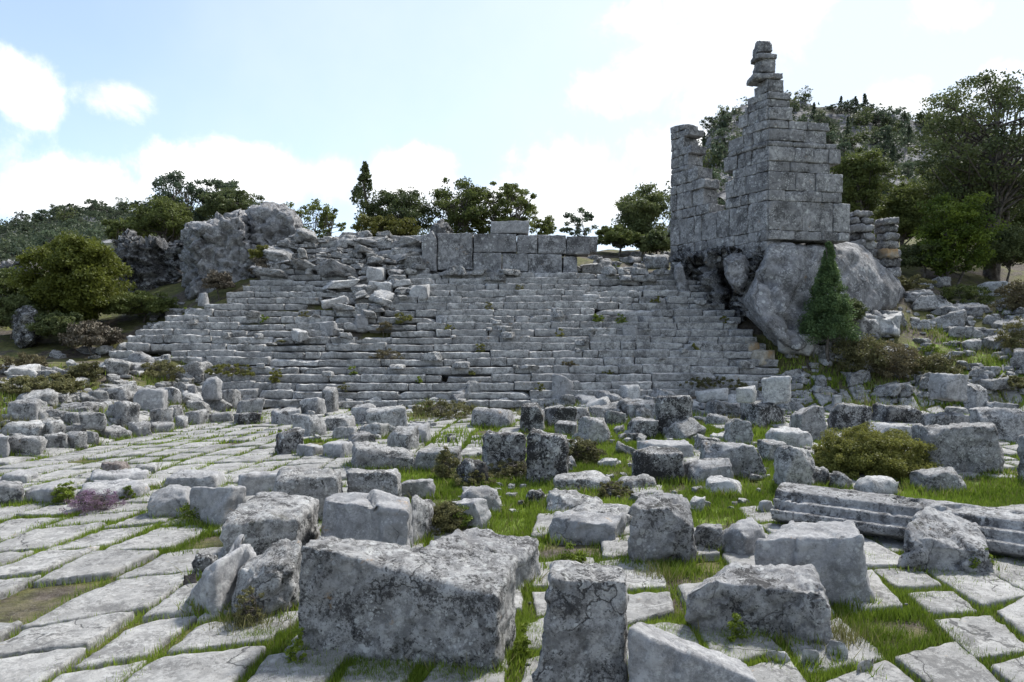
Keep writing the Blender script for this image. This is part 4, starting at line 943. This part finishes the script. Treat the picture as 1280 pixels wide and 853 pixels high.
# ------------------------------------------------------------------ plants
def tube(pts, rads, sides=6):
    V = []; Fs = []; n = len(pts)
    for i_, (p, r) in enumerate(zip(pts, rads)):
        d = (pts[min(i_+1, n-1)]-pts[max(i_-1, 0)]); d = d/max(np.linalg.norm(d), 1e-6)
        a = np.cross(d, [.3,.9,.2]); a /= np.linalg.norm(a); b_ = np.cross(d, a)
        for k in range(sides):
            t = 6.2832*k/sides; V.append(p+r*(math.cos(t)*a+math.sin(t)*b_))
    for i_ in range(n-1):
        for k in range(sides):
            Fs.append((i_*sides+k, i_*sides+(k+1) % sides, (i_+1)*sides+(k+1) % sides, (i_+1)*sides+k))
    return np.array(V), np.array(Fs)
class Tubes:
    def __init__(s): s.V = []; s.F = []; s.n = 0
    def add(s, pts, r0, r1, sides=6, wob=.0, seed=0):
        pts = np.array(pts, float); m_ = 6
        t = np.linspace(0, 1, (len(pts)-1)*m_+1); q = np.stack([np.interp(t*(len(pts)-1), range(len(pts)), pts[:,k]) for k in range(3)], 1)
        ln = np.linalg.norm(pts[-1]-pts[0])
        for k in (0, 1): q[:,k] += ln*wob*np.sin(t*6.3*1.3+seed+k)*np.minimum(1, t*4)*.5
        V, Fs = tube(q, r0+(r1-r0)*t, sides); s.V.append(V); s.F.append(Fs+s.n); s.n += len(V)
    def mesh(s, name, mat): return fast_mesh(name, np.concatenate(s.V), np.concatenate(s.F), mat)
def leaves(centres, rads, per, size, r_, flat=.75, up=0.):
    """leaf faces in clumps round the given centres; returns verts, faces and a tone per clump and leaf"""
    C_ = np.repeat(np.asarray(centres), per, 0); R_ = np.repeat(np.asarray(rads), per); n = len(C_)
    o = r_.normal(size=(n, 3)); o /= np.linalg.norm(o, axis=1, keepdims=True); o *= (r_.random(n)**.5)[:,None]*R_[:,None]; o[:,2] *= flat
    c = C_+o; a = r_.normal(size=(n, 3)); a /= np.linalg.norm(a, axis=1, keepdims=True); a[:,2] += up
    b_ = np.cross(a, r_.normal(size=(n, 3))); b_ /= np.linalg.norm(b_, axis=1, keepdims=True)
    s = (size*r_.uniform(.6, 1.3, n))[:,None]
    V = np.stack([c-a*s*.5, c+b_*s*.3, c+a*s*.55, c-b_*s*.3], 1).reshape(-1, 3)
    tone = np.repeat(r_.random(len(centres)), per)*.55+r_.random(n)*.45
    return V, np.arange(n*4).reshape(-1, 4), np.repeat(tone, 4)
def make_plant(name, H_, W_, kind, leafmat, seed, nclump, per, lsize, crown=(.3,1.), trunk_r=.12, open_=.0, depth=1., stems=1, loc=(0,0,0), label=None, cat='tree', group=None, trunk=True, lean=0., clump=.13):
    r_ = np.random.default_rng(seed); root = empty(name, loc); tag(root, label, cat, group)
    z0, z1 = H_*crown[0], H_*crown[1]; pts = []
    while len(pts) < nclump:
        u = r_.uniform(-1, 1, 3)
        if kind == 'cone':
            t = (u[2]+1)/2; w = (1-t)**1.05*.97+.03; rr = math.hypot(u[0], u[1])
            if rr > 1: continue
            pts.append((u[0]*w*W_/2, u[1]*w*W_/2*depth, z0+t*(z1-z0)))
        else:
            q = np.linalg.norm(u)
            if q > 1 or q < (.35+.3*open_ if kind != 'bush' else .2): continue
            # lobed crown outline
            th = math.atan2(u[1], u[0]); lob = 1+.16*math.sin(3*th+seed)+.13*math.sin(5*u[2]*2+seed*2+th*2)
            if kind == 'bush' and u[2] < -.3: continue
            pts.append((u[0]*lob*W_/2, u[1]*lob*W_/2*depth, (z0+z1)/2+u[2]*(z1-z0)/2*(.85+.15*lob)))
    pts = np.array(pts); 
    if lean: pts[:,0] += lean*(pts[:,2]/H_)
    cr = min(W_, z1-z0)*clump*r_.uniform(.6, 1.4, len(pts))
    if kind == 'cone': cr *= np.clip(1.3-(pts[:,2]-z0)/(z1-z0), .35, 1.3)
    V, Fs, tn = leaves(pts, cr, per, lsize, r_, .65 if kind != 'cone' else 1.1, .0)
    crown_o = obj_from('crown' if cat == 'tree' else 'foliage', fast_mesh('foliage', V, Fs, M[leafmat], False, {'var': tn}), root)
    if trunk:
        tb = Tubes()
        for s_ in range(stems):
            a = 6.28*s_/stems+seed; sp = .10*W_*(stems > 1)
            top = np.array([math.cos(a)*sp*2.2+lean*.8, math.sin(a)*sp*2, z0+(z1-z0)*(.75 if kind != 'cone' else .95)])
            base = np.array([math.cos(a)*sp*.3, math.sin(a)*sp*.3, -.3]); mid = base*.4+top*.6+r_.normal(0, .05*W_, 3)*[1,1,0]; mid[2] = z0*.6+.2*H_
            tb.add([base, mid, top], trunk_r/(stems**.4), trunk_r*.25/(stems**.4), 7, .05, seed+s_)
            for p in pts[s_::stems][::max(1, int(len(pts)/stems/ (26 if kind != 'cone' else 10)))]:
                t = r_.uniform(.25, .9); zz_ = min(p[2]-.05*H_, top[2]*t+ .1); t = np.clip((zz_-mid[2])/max(top[2]-mid[2], .1), 0, 1)
                st = mid+(top-mid)*t if zz_ > mid[2] else base+(mid-base)*np.clip((zz_-base[2])/max(mid[2]-base[2], .1), .4, 1)
                m2 = (st+p)/2+r_.normal(0, .04*W_, 3); tb.add([st, m2, p], trunk_r*.34/(stems**.3), trunk_r*.06, 5, .04, seed)
        obj_from('trunk' if cat == 'tree' else 'stem', tb.mesh('trunk', M['bark']), root)
    return root
_pc = [0]
def tree(x0, ytop, x1, ybot, D, kind, mat, label, n=60, per=60, ls=.11, crown_bottom=None, group=None, **kw):
    n = int(n*1.25); per = int(per*1.6); ls *= 1.0; kw.setdefault('clump', .115 if kw.get('open_', 0) else .15)
    """crown fills the photo box at depth D; the trunk stands on the ground there"""
    _pc[0] += 1; X = ((x0+x1)/2-CX)*D/F; g_ = float(ground(X, D)); top = EYE+(CY-ytop)*D/F; bot = EYE+(CY-ybot)*D/F; H_ = top-g_
    return make_plant(kw.pop('name', 'tree'), H_, (x1-x0)*D/F*.97, kind, mat, _pc[0]*3+1, n, per, ls, crown=(max(.02, (bot-g_)/H_), .96), loc=(X, D, g_), label=label, group=group, trunk_r=kw.pop('trunk_r', .022*H_), **kw)
tree(40,292,152,404,21.5,'round','olive','big round dense olive green tree at the left', n=230, per=170, ls=.085, name='broad_tree', clump=.12)
tree(186,210,256,300,31,'round','bluegreen','left blue green juniper on the crag at the left', n=75, per=60, ls=.10, name='juniper_tree', open_=1, stems=3)
tree(246,214,300,270,31.5,'round','bluegreen','right blue green juniper behind the massive crag', n=50, per=60, ls=.10, name='juniper_tree', open_=1, stems=2)
tree(250,236,330,290,29,'bush','dark_leaf','low dark green tree spreading over the top of the crag', n=90, per=80, ls=.09, name='oak_tree', trunk_r=.1)
tree(170,245,240,310,29.5,'bush','oak','dense green tree at the left end of the crag', n=80, per=80, ls=.09, name='oak_tree', trunk_r=.1)
tree(130,270,190,310,32,'bush','oak','small dark tree on the skyline right of the round tree', n=50, per=70, ls=.1, name='oak_tree', trunk_r=.1)
tree(350,245,420,300,32,'round','oak','thin brownish oak on the skyline above the broken steps', n=45, per=45, ls=.10, name='oak_tree', open_=1, stems=2)
tree(395,258,430,300,31,'round','oak','small sparse oak left of the tall pointed juniper', n=22, per=40, ls=.10, name='oak_tree', open_=1)
tree(420,200,492,292,27,'cone','dark_leaf','tall pointed sparse juniper on the skyline', n=62, per=32, ls=.10, name='juniper_tree', clump=.10)
tree(462,234,540,300,27,'round','dark_leaf','rounded dark grey green bush tree right of the pointed juniper', n=110, per=80, ls=.08, name='juniper_tree', stems=3)
tree(446,268,526,308,25.5,'bush','broom','yellow green low shrub above the broken steps', n=90, per=80, ls=.07, name='shrub', cat='shrub', trunk_r=.06)
tree(536,216,612,300,27,'round','oak','left oak of the three behind the long wall', n=85, per=60, ls=.09, name='oak_tree', open_=.6, stems=3)
tree(580,222,640,298,27.6,'round','oak','middle oak of the three behind the long wall', n=65, per=60, ls=.09, name='oak_tree', open_=.6, stems=2)
tree(618,222,672,295,27,'round','oak','right oak of the three behind the long wall', n=60, per=60, ls=.09, name='oak_tree', open_=.6, stems=2)
tree(660,268,702,302,28,'round','oak','small yellowish tree behind the capping block', n=30, per=50, ls=.09, name='oak_tree')
tree(702,256,746,300,27,'round','bluegreen','small sparse tree at the right end of the long wall', n=26, per=42, ls=.08, name='oak_tree', open_=1, stems=2)
tree(770,230,842,308,28,'round','dark_leaf','dark green tree just left of the tower', n=120, per=80, ls=.09, name='oak_tree', stems=2)
tree(742,280,802,324,26.5,'bush','oak','olive green bush on the ridge left of the dark green tree', n=80, per=80, ls=.08, name='shrub', cat='shrub', trunk_r=.06)
tree(795,285,846,326,26,'bush','dark_leaf','dark bush against the left edge of the tower', n=70, per=80, ls=.08, name='shrub', cat='shrub', trunk_r=.06)
# right side
tree(1150,78,1330,275,27,'round','dark_leaf','tall open oak with several dark trunks at the right edge', n=185, per=80, ls=.11, name='oak_tree', open_=.8, stems=3, trunk_r=.24, clump=.09)
tree(1120,200,1250,290,29,'round','oak','spreading lower oak limb tree left of the tall open oak', n=80, per=60, ls=.10, name='oak_tree', open_=.8, stems=2)
tree(1040,180,1108,268,27,'round','oak','rounded brownish green tree right of the tower', n=120, per=80, ls=.09, name='oak_tree', stems=2)
tree(1096,225,1160,330,28,'bush','oak','dull green bush tree between the wall stump and the bright shrub', n=120, per=80, ls=.09, name='oak_tree', trunk_r=.1)
tree(1152,238,1232,345,24.5,'round','bright','bright yellow green shrub tree at the right', n=130, per=80, ls=.085, name='shrub', cat='shrub', stems=3, trunk_r=.08)
tree(1120,300,1185,356,25,'bush','dark_leaf','dark low bush under the bright shrub tree', n=80, per=80, ls=.07, name='shrub', cat='shrub', trunk_r=.05)
tree(1218,280,1300,352,25.5,'bush','dark_leaf','dark thicket under the tall open oak', n=110, per=80, ls=.08, name='shrub', cat='shrub', trunk_r=.05)
tree(1228,240,1320,320,33,'bush','oak','shadowy green tree behind the tall open oak', n=110, per=80, ls=.11, name='oak_tree', trunk_r=.1)
tree(1085,262,1150,320,32,'bush','dark_leaf','dark green tree behind the wall stump', n=90, per=80, ls=.1, name='oak_tree', trunk_r=.1)
tree(1175,190,1260,290,38,'round','dark_leaf','dark tree half hidden behind the tall open oak', n=110, per=80, ls=.12, name='oak_tree')
tree(998,298,1074,422,18.2,'cone','conifer','fresh green conifer before the great boulder', n=260, per=75, ls=.05, name='conifer', clump=.10, trunk_r=.05)
tree(1050,372,1082,410,18.6,'bush','dark_leaf','low green bush at the right foot of the conifer', n=50, per=70, ls=.05, name='shrub', cat='shrub', trunk_r=.03)
# left side bushes
tree(-20,370,50,450,20.5,'bush','dark_leaf','dark green bush at the left edge', n=120, per=80, ls=.06, name='shrub', cat='shrub', trunk_r=.04)
tree(-20,335,40,420,23,'round','oak','olive tree at the left edge beside the round tree', n=100, per=70, ls=.08, name='oak_tree', stems=2)
tree(44,390,110,440,20,'bush','dark_leaf','dark bush under the round tree', n=90, per=80, ls=.06, name='shrub', cat='shrub', trunk_r=.04)
tree(80,402,150,444,19.6,'bush','drytwig','brown leafless bush under the round tree', n=90, per=50, ls=.07, name='shrub', cat='shrub', trunk_r=.03)
tree(138,364,222,412,22,'bush','oak','green bush between the round tree and the steps', n=110, per=80, ls=.07, name='shrub', cat='shrub', trunk_r=.04)
tree(255,338,292,370,21.8,'bush','drytwig','brown leafless shrub at the foot of the massive crag', n=50, per=50, ls=.06, name='shrub', cat='shrub', trunk_r=.03)
tree(312,305,342,333,22.2,'bush','broom','green shrub growing in a cleft of the pale crag', n=40, per=60, ls=.06, name='shrub', cat='shrub', trunk_r=.03)
tree(308,322,350,350,22,'bush','drytwig','reddish leafless shrub below the cleft shrub', n=40, per=40, ls=.06, name='shrub', cat='shrub', trunk_r=.03)
def bush(x0, y0, x1, y1, mat, label, n=60, per=80, ls=.03, fn=ground, name='shrub', group=None, cat='shrub', kind='bush', push=.3, **kw):
    _pc[0] += 1; X, D, g_ = hit((x0+x1)/2, y1-2, fn, 3, 45); D += (x1-x0)*D/F*push; X = ((x0+x1)/2-CX)*D/F; g_ = float(fn(X, D)); H_ = EYE+(CY-y0)*D/F-g_
    if H_ < .12: H_ = .12+(y1-y0)*D/F*.6
    return make_plant(name, H_, (x1-x0)*D/F*.92, kind, mat, _pc[0]*3+1, n, per, ls, crown=(-.55, .98), trunk_r=.012, loc=(X, D, g_), label=label, cat=cat, group=group, stems=3, **kw)
bush(1022,532,1156,600,'broom','round yellow green shrub among the blocks on the right', n=520, per=190, ls=.024, clump=.10)
bush(0,468,112,505,'heath','wide grey green shrub on the terrace at the left', n=160, per=80, ls=.05)
bush(86,450,128,482,'heath','grey green shrub right of the wide terrace shrub', n=70, per=60, ls=.05)
bush(1040,418,1110,478,'heath','tall dry shrub on the slope above the small stacked wall', n=130, per=80, ls=.05)
bush(1090,425,1150,485,'heath_red','reddish dry shrub right of the tall dry shrub', n=120, per=60, ls=.05)
bush(1140,440,1200,480,'heath','low dry shrub in the middle of the right slope', n=90, per=60, ls=.05)
bush(1240,470,1290,505,'heath','dry shrub at the right edge above the long course', n=60, per=60, ls=.05)
bush(1170,355,1240,385,'oak','low green bush on the upper right slope', n=80, per=60, ls=.06)
bush(1245,350,1300,395,'heath_red','reddish bush at the right edge of the slope', n=80, per=60, ls=.06)
bush(1100,345,1160,372,'heath','scrubby bush beside the great boulder', n=60, per=60, ls=.06)
bush(1250,395,1300,450,'heath','grey green bush at the right edge of the slope', n=80, per=60, ls=.05)
bush(700,548,756,580,'heath','low dry heath cushion right of the upright black blocks', n=90, per=70, ls=.03)
bush(505,500,600,526,'heath','long heath cushion before the lowest steps', n=110, per=60, ls=.04)
bush(262,455,322,482,'broom','green shrub growing over the left steps', n=70, per=60, ls=.045, fn=surf)
bush(335,458,352,488,'broom','small shrub on the left steps', n=30, per=50, ls=.04, fn=surf)
bush(176,450,228,480,'heath','grey green shrub on the left bank', n=60, per=60, ls=.045)
bush(488,390,520,410,'broom','green shrub in the broken band of the steps', n=30, per=50, ls=.04, fn=surf)
bush(470,400,492,420,'heath_red','reddish shrub in the broken band of the steps', n=24, per=50, ls=.04, fn=surf)
bush(462,455,505,470,'heath_red','dark reddish cushion on a lower step', n=36, per=50, ls=.035, fn=surf)
bush(700,450,722,470,'heath_red','small reddish shrub on the lower steps right of centre', n=24, per=50, ls=.035, fn=surf)
bush(738,392,756,412,'bright','small green bush on the right steps', n=24, per=50, ls=.04, fn=surf)
bush(766,404,784,414,'bright','low green plant right of the small green bush', n=18, per=40, ls=.04, fn=surf)
bush(845,470,935,502,'heath','wide heath cushion at the right foot of the steps', n=110, per=60, ls=.04)
bush(900,478,975,508,'heath','grassy heath cushion left of the white faced rock', n=90, per=60, ls=.04)
bush(1150,430,1180,452,'bright','green patch of leaves on the right slope', n=30, per=40, ls=.04)
bush(540,560,575,600,'heath','grass tinted heath clump beside the row of fallen blocks', n=90, per=70, ls=.02)
bush(530,630,585,672,'heath','weedy clump between the smooth ridged block and the leaning pair', n=110, per=80, ls=.018)
bush(560,585,620,612,'heath','heath clump under the dark pitted rock', n=90, per=70, ls=.02)
bush(610,572,700,600,'heath','heath at the foot of the two upright black blocks', n=110, per=70, ls=.02)
bush(1150,640,1290,700,'heath','weeds growing under the right end of the fallen beam', n=60, per=60, ls=.018) if False else None
bush(290,730,330,790,'heath','weedy sprig between the pitted boulder and the paving', n=70, per=40, ls=.012, clump=.1)
bush(740,600,790,622,'heath','heath tuft between two low pale rocks on the central grass', n=60, per=60, ls=.02)
bush(80,612,150,640,'purple','purple flowering cushion against the hollowed slab', n=110, per=60, ls=.012, push=-.05, name='flowering_plant', cat='flowers')
bush(66,600,96,634,'bright','green leafy part left of the purple flowers', n=40, per=60, ls=.018, name='weed', cat='weed')
bush(150,606,172,630,'bright','green weed right of the purple flowers', n=30, per=60, ls=.018, name='weed', cat='weed')
bush(0,440,60,470,'heath_red','reddish brush on the terrace under the left bushes', n=60, per=50, ls=.05)
bush(940,590,980,600,'bright','green weed by the bulky boulder', n=14, per=40, ls=.02, name='weed', cat='weed') if False else None
for (x0, y0, x1, y1, lb) in ((556,628,592,668,'bright green broad leaved weed beside the leaning pair of blocks'),(352,812,384,838,'low weed at the left foot of the largest block'),(905,790,935,812,'weed at the left foot of the broad foreground block'),
    (1200,700,1240,722,'low weed under the rounded boulder on the right'),(1255,660,1285,700,'leafy weed under the right end of the fallen beam'),(700,700,735,714,'low weed on the grass between the upright block and the tall tilted block'),
    (225,640,262,656,'weed between the rounded boulder and the smooth tapering block'),(640,800,664,826,'weed in the gap between the largest block and the upright block')):
    bush(x0, y0, x1, y1, 'bright', lb, n=22, per=45, ls=.02 if y0 < 780 else .014, name='weed', cat='weed', clump=.16, trunk=False)
# small tufts on the steps share one look
r_ = random.Random(77)
for (x, y) in [(382,398),(350,432),(600,448),(820,385),(700,428),(560,420),(610,395),(650,372),(770,340),(780,352),(905,410),(870,445),(440,472),(330,412),(235,385),(525,480),(760,470),(300,470),(676,496),(430,495),(590,470),(925,395)]:
    bush(x-7, y-9, x+7, y+1, r_.choice(('broom','heath','bright')), 'little green tuft growing in a joint of the seating steps', n=12, per=30, ls=.04, fn=surf, name='tuft', group='tufts on the seating steps', cat='plant', trunk=False)

# ------------------------------------------------------------------ hills
def hill(name, sil, Dr, D0, zbase, nx, ny, rockf, seed):
    pxs = [s[0] for s in sil]; xr_ = np.array([(p-CX)*Dr/F for p in pxs]); zr = np.array([EYE+(CY-s[1])*Dr/F for s in sil])
    xs = np.linspace(xr_.min(), xr_.max(), nx); ys_ = np.linspace(D0, Dr*1.5, ny); X, Y = np.meshgrid(xs, ys_)
    AZ_ = X/Y*Dr; R = np.interp(AZ_, xr_, zr+8*Dr/F)-EYE; t = (Y-D0)/(Dr-D0); e0 = np.minimum(.92, (zbase-EYE)/np.maximum(R*D0/Dr, 1)); s = e0+(1-e0)*np.clip(t, 0, 1)**.85; back = np.where(t > 1, 1-.5*(t-1)**1.2, 1)
    pts = np.stack([X.ravel(), Y.ravel(), np.zeros(X.size)], 1); nz = fnoise(pts, .035, seed, 5).reshape(X.shape); nz2 = fnoise(pts, .16, seed+3, 4).reshape(X.shape)
    Z = EYE+R*np.minimum(Y/Dr, 1)*s*back+nz*2.0*np.clip(t*3, 0, 1)*np.where(np.abs(t-1) < .12, .4, 1)+nz2*1.2*rockf
    rk = np.clip(rockf*(.25+.9*np.clip(nz2*2+.3, 0, 1))+.12*(t > .75), 0, 1)
    a = (np.arange(ny-1)[:,None]*nx+np.arange(nx-1)[None]).ravel()
    me = fast_mesh(name, np.stack([X.ravel(), Y.ravel(), Z.ravel()], 1), np.stack([a, a+1, a+nx+1, a+nx], 1), M['hill'], False, {'rocky': rk.ravel()})
    tag(obj_from(name, me), kind='structure')
    def zf(x, y):
        i_ = min(nx-1, max(0, int(round((x-xs[0])/(xs[1]-xs[0]))))); j = min(ny-1, max(0, int(round((y-ys_[0])/(ys_[1]-ys_[0]))))); return float(Z[j, i_])
    return zf
hr = hill('hill', [(815,330),(850,262),(872,205),(885,172),(905,150),(925,140),(960,132),(1010,132),(1050,138),(1100,146),(1150,156),(1200,168),(1280,180),(1400,200),(1600,260),(1900,330)], 110, 52, 6.5, 230, 150, .75, 5)
hl = hill('hill', [(-900,320),(-500,330),(-200,310),(-60,300),(0,294),(60,281),(110,272),(180,272),(240,280),(330,300),(430,322),(560,350)], 120, 60, 6.5, 200, 90, .25, 9)
def scrub(n, pxr, zf, Dr, D0, seed):
    r0 = np.random.default_rng(seed); C_ = []; R_ = []
    while len(C_) < n:
        px = r0.uniform(*pxr); Y = D0+(Dr*1.01-D0)*r0.random()**.8; X = (px-CX)*Y/F
        if noise.noise(Vector((X*.06, Y*.06, 8))) < -.18: continue
        s_ = r0.uniform(.5, 1.5); C_.append((X, Y, zf(X, Y)+s_*.5)); R_.append(s_)
    V, Fs, tn = leaves(C_, R_, 34, .40, r0, .8)
    o = obj_from('scrub', fast_mesh('scrub', V, Fs, M['hill_leaf'], False, {'var': tn})); tag(o, 'dense dark scrub covering the hillside', 'scrub', kind='stuff')
scrub(420, (840,1330), hr, 110, 56, 3); scrub(900, (-60,430), hl, 120, 64, 4)
# hill trees: a few shapes, every tree an object with crown and trunk
kinds = []
for k, (kd, mt, H_, W_) in enumerate((('round','dark_leaf',5,4.4),('round','hill_leaf',4.5,4.2),('cone','hill_leaf',6,3.6),('round','bluegreen',5.5,3.6),('bush','hill_leaf',3.4,4.4))):
    root = make_plant('hill_tree', H_, W_, kd, mt, 300+k, 34, 22, .42, crown=(.15,1), trunk_r=.12, label='x', cat='tree', clump=.17)
    kinds.append(root)
def copy_tree(src, loc, s, rz, label, group):
    r2 = src.copy(); r2.location = loc; r2.scale = (s, s, s); r2.rotation_euler = (0, 0, rz); COL.objects.link(r2); r2['label'] = label; r2['group'] = group
    for ch in src.children:
        c = ch.copy(); COL.objects.link(c); c.parent = r2
    return r2
r_ = random.Random(31)
def populate(n, pxr, yr, zf, Dr, D0, label, group, smin, smax, edge=0, wt=(0,1,2,3,4)):
    for k in range(n):
        px = r_.uniform(*pxr); Y = (D0+(Dr*1.0-D0)*r_.random()**.75) if k >= edge else Dr*r_.uniform(.93, 1.03)
        X = (px-CX)*Y/F; z = zf(X, Y)
        if noise.noise(Vector((X*.05, Y*.05, 4))) > .22 and k >= edge: continue
        copy_tree(kinds[r_.choice(wt)], (X, Y, z-.3), r_.uniform(smin, smax), r_.uniform(0, 6.28), label, group)
populate(262, (868,1240), 0, hr, 110, 60, 'dark evergreen tree growing on the rocky hillside behind the tower', 'trees on the right hillside', .34, .64, 60)
populate(95, (-30,300), 0, hl, 120, 66, 'dark tree on the low wooded hill at the left', 'trees on the left hill', .38, .7, 40, (0,1,3,4))
for k_ in kinds:
    for ch in list(k_.children): bpy.data.objects.remove(ch)
    bpy.data.objects.remove(k_)

# ------------------------------------------------------------------ sky, sun, camera
EL, AZ = rad(52), rad(38)                                     # sun behind the tower side, high, behind thin cloud
w = bpy.data.worlds.new('World'); SC.world = w; w.use_nodes = True; nt = w.node_tree; nt.nodes.clear(); g = G(nt)
out = nt.nodes.new('ShaderNodeOutputWorld'); bg = nt.nodes.new('ShaderNodeBackground'); nt.links.new(bg.outputs[0], out.inputs[0])
sky = nt.nodes.new('ShaderNodeTexSky'); sky.sky_type = 'NISHITA'; sky.sun_disc = False; sky.sun_elevation = EL; sky.sun_rotation = AZ; sky.altitude = 1000; sky.air_density = 1; sky.dust_density = .6
tc = nt.nodes.new('ShaderNodeTexCoord'); sep = nt.nodes.new('ShaderNodeSeparateXYZ'); nt.links.new(tc.outputs['Generated'], sep.inputs[0])
x_, y_, z_ = sep.outputs
az = g.math('ARCTAN2', x_, y_); el = g.math('ARCSINE', z_)
nf = g.noise(tc.outputs['Generated'], 9, 9, .62, .3); nf2 = g.noise(tc.outputs['Generated'], 2.3, 5, .6)
def A_(px): return math.atan((px-CX)/F)
def E_(px, py): return math.atan((CY-py)/math.hypot(F, px-CX))
acc = None
for (px, py, rx, ry, s) in [(28,112,50,42,1.),(143,122,48,24,1.),(60,240,130,42,1.15),(-60,200,120,60,1),(250,215,70,36,1.1),(400,225,130,34,1.1),(500,215,90,28,1),(870,60,120,62,1.05),(940,10,90,40,1.),(790,95,60,40,.7),
                            (730,225,110,44,1.05),(850,215,90,50,.9),(1100,125,60,22,.8),(1180,20,60,20,.5),(640,250,90,30,.8),(1230,120,60,24,.6),(-400,150,200,60,1),(1600,120,240,70,1),(2000,60,200,80,1)]:
    a, e = A_(px), E_(px, py); ra = rx/F*math.cos(a)**2; re = ry/F*math.cos(a)
    dx = g.math('DIVIDE', g.math('SUBTRACT', az, a), ra); dy = g.math('DIVIDE', g.math('SUBTRACT', el, e), re)
    q = g.math('SQRT', g.math('ADD', g.math('MULTIPLY', dx, dx), g.math('MULTIPLY', dy, dy)))
    v = g.math('MULTIPLY', g.math('SUBTRACT', 1.35, q), s)
    acc = v if acc is None else g.math('MAXIMUM', acc, v)
acc = g.math('MAXIMUM', acc, -.6)
cl = g.math('ADD', g.math('ADD', acc, g.math('MULTIPLY', g.math('SUBTRACT', nf, .5), 3.4)), g.math('MULTIPLY', g.math('SUBTRACT', nf2, .5), .8))
mask = g.ramp(cl, .05, 1.1)
veil = g.ramp(g.math('ADD', az, g.math('MULTIPLY', g.math('SUBTRACT', nf2, .5), .9)), -.75, .35, .25, .80)
hz_ = g.ramp(el, .30, .02, 0, .5)
veil = g.math('MAXIMUM', veil, hz_)
sc_ = nt.nodes.new('ShaderNodeVectorMath'); sc_.operation = 'SCALE'; nt.links.new(sky.outputs[0], sc_.inputs[0]); sc_.inputs['Scale'].default_value = 1.35
WH = 6.6
col = g.mix(veil, sc_.outputs[0], (WH*.84, WH*.92, WH*1.02))
shade = g.mix(g.ramp(nf, .4, .6), (WH*.98, WH*1.01, WH*1.06), (WH*1.3, WH*1.3, WH*1.3))
col = g.mix(mask, col, shade)
nt.links.new(col, bg.inputs[0]); bg.inputs[1].default_value = .112
sun = bpy.data.lights.new('sun', 'SUN'); sun.energy = 4.0; sun.angle = rad(8); sun.color = (1, .965, .91)
so = bpy.data.objects.new('sun', sun); COL.objects.link(so)
dv = Vector((math.sin(AZ)*math.cos(EL), math.cos(AZ)*math.cos(EL), math.sin(EL))); so.rotation_euler = dv.to_track_quat('Z', 'Y').to_euler(); so.location = (10, 10, 40)
cam = bpy.data.cameras.new('camera'); cam.sensor_width = 36; cam.lens = 36*F/1280; cam.clip_start = .05; cam.clip_end = 3000
co_ = bpy.data.objects.new('camera', cam); COL.objects.link(co_); co_.location = (0, 0, EYE); co_.rotation_euler = (rad(90), 0, 0); SC.camera = co_
SC.view_settings.view_transform = 'Standard'; SC.view_settings.look = 'None'; SC.view_settings.exposure = .66; SC.view_settings.gamma = 1; SC.view_settings.use_curve_mapping = False
SC.cycles.use_denoising = True; SC.cycles.max_bounces = 5; SC.cycles.diffuse_bounces = 3; SC.cycles.transparent_max_bounces = 4
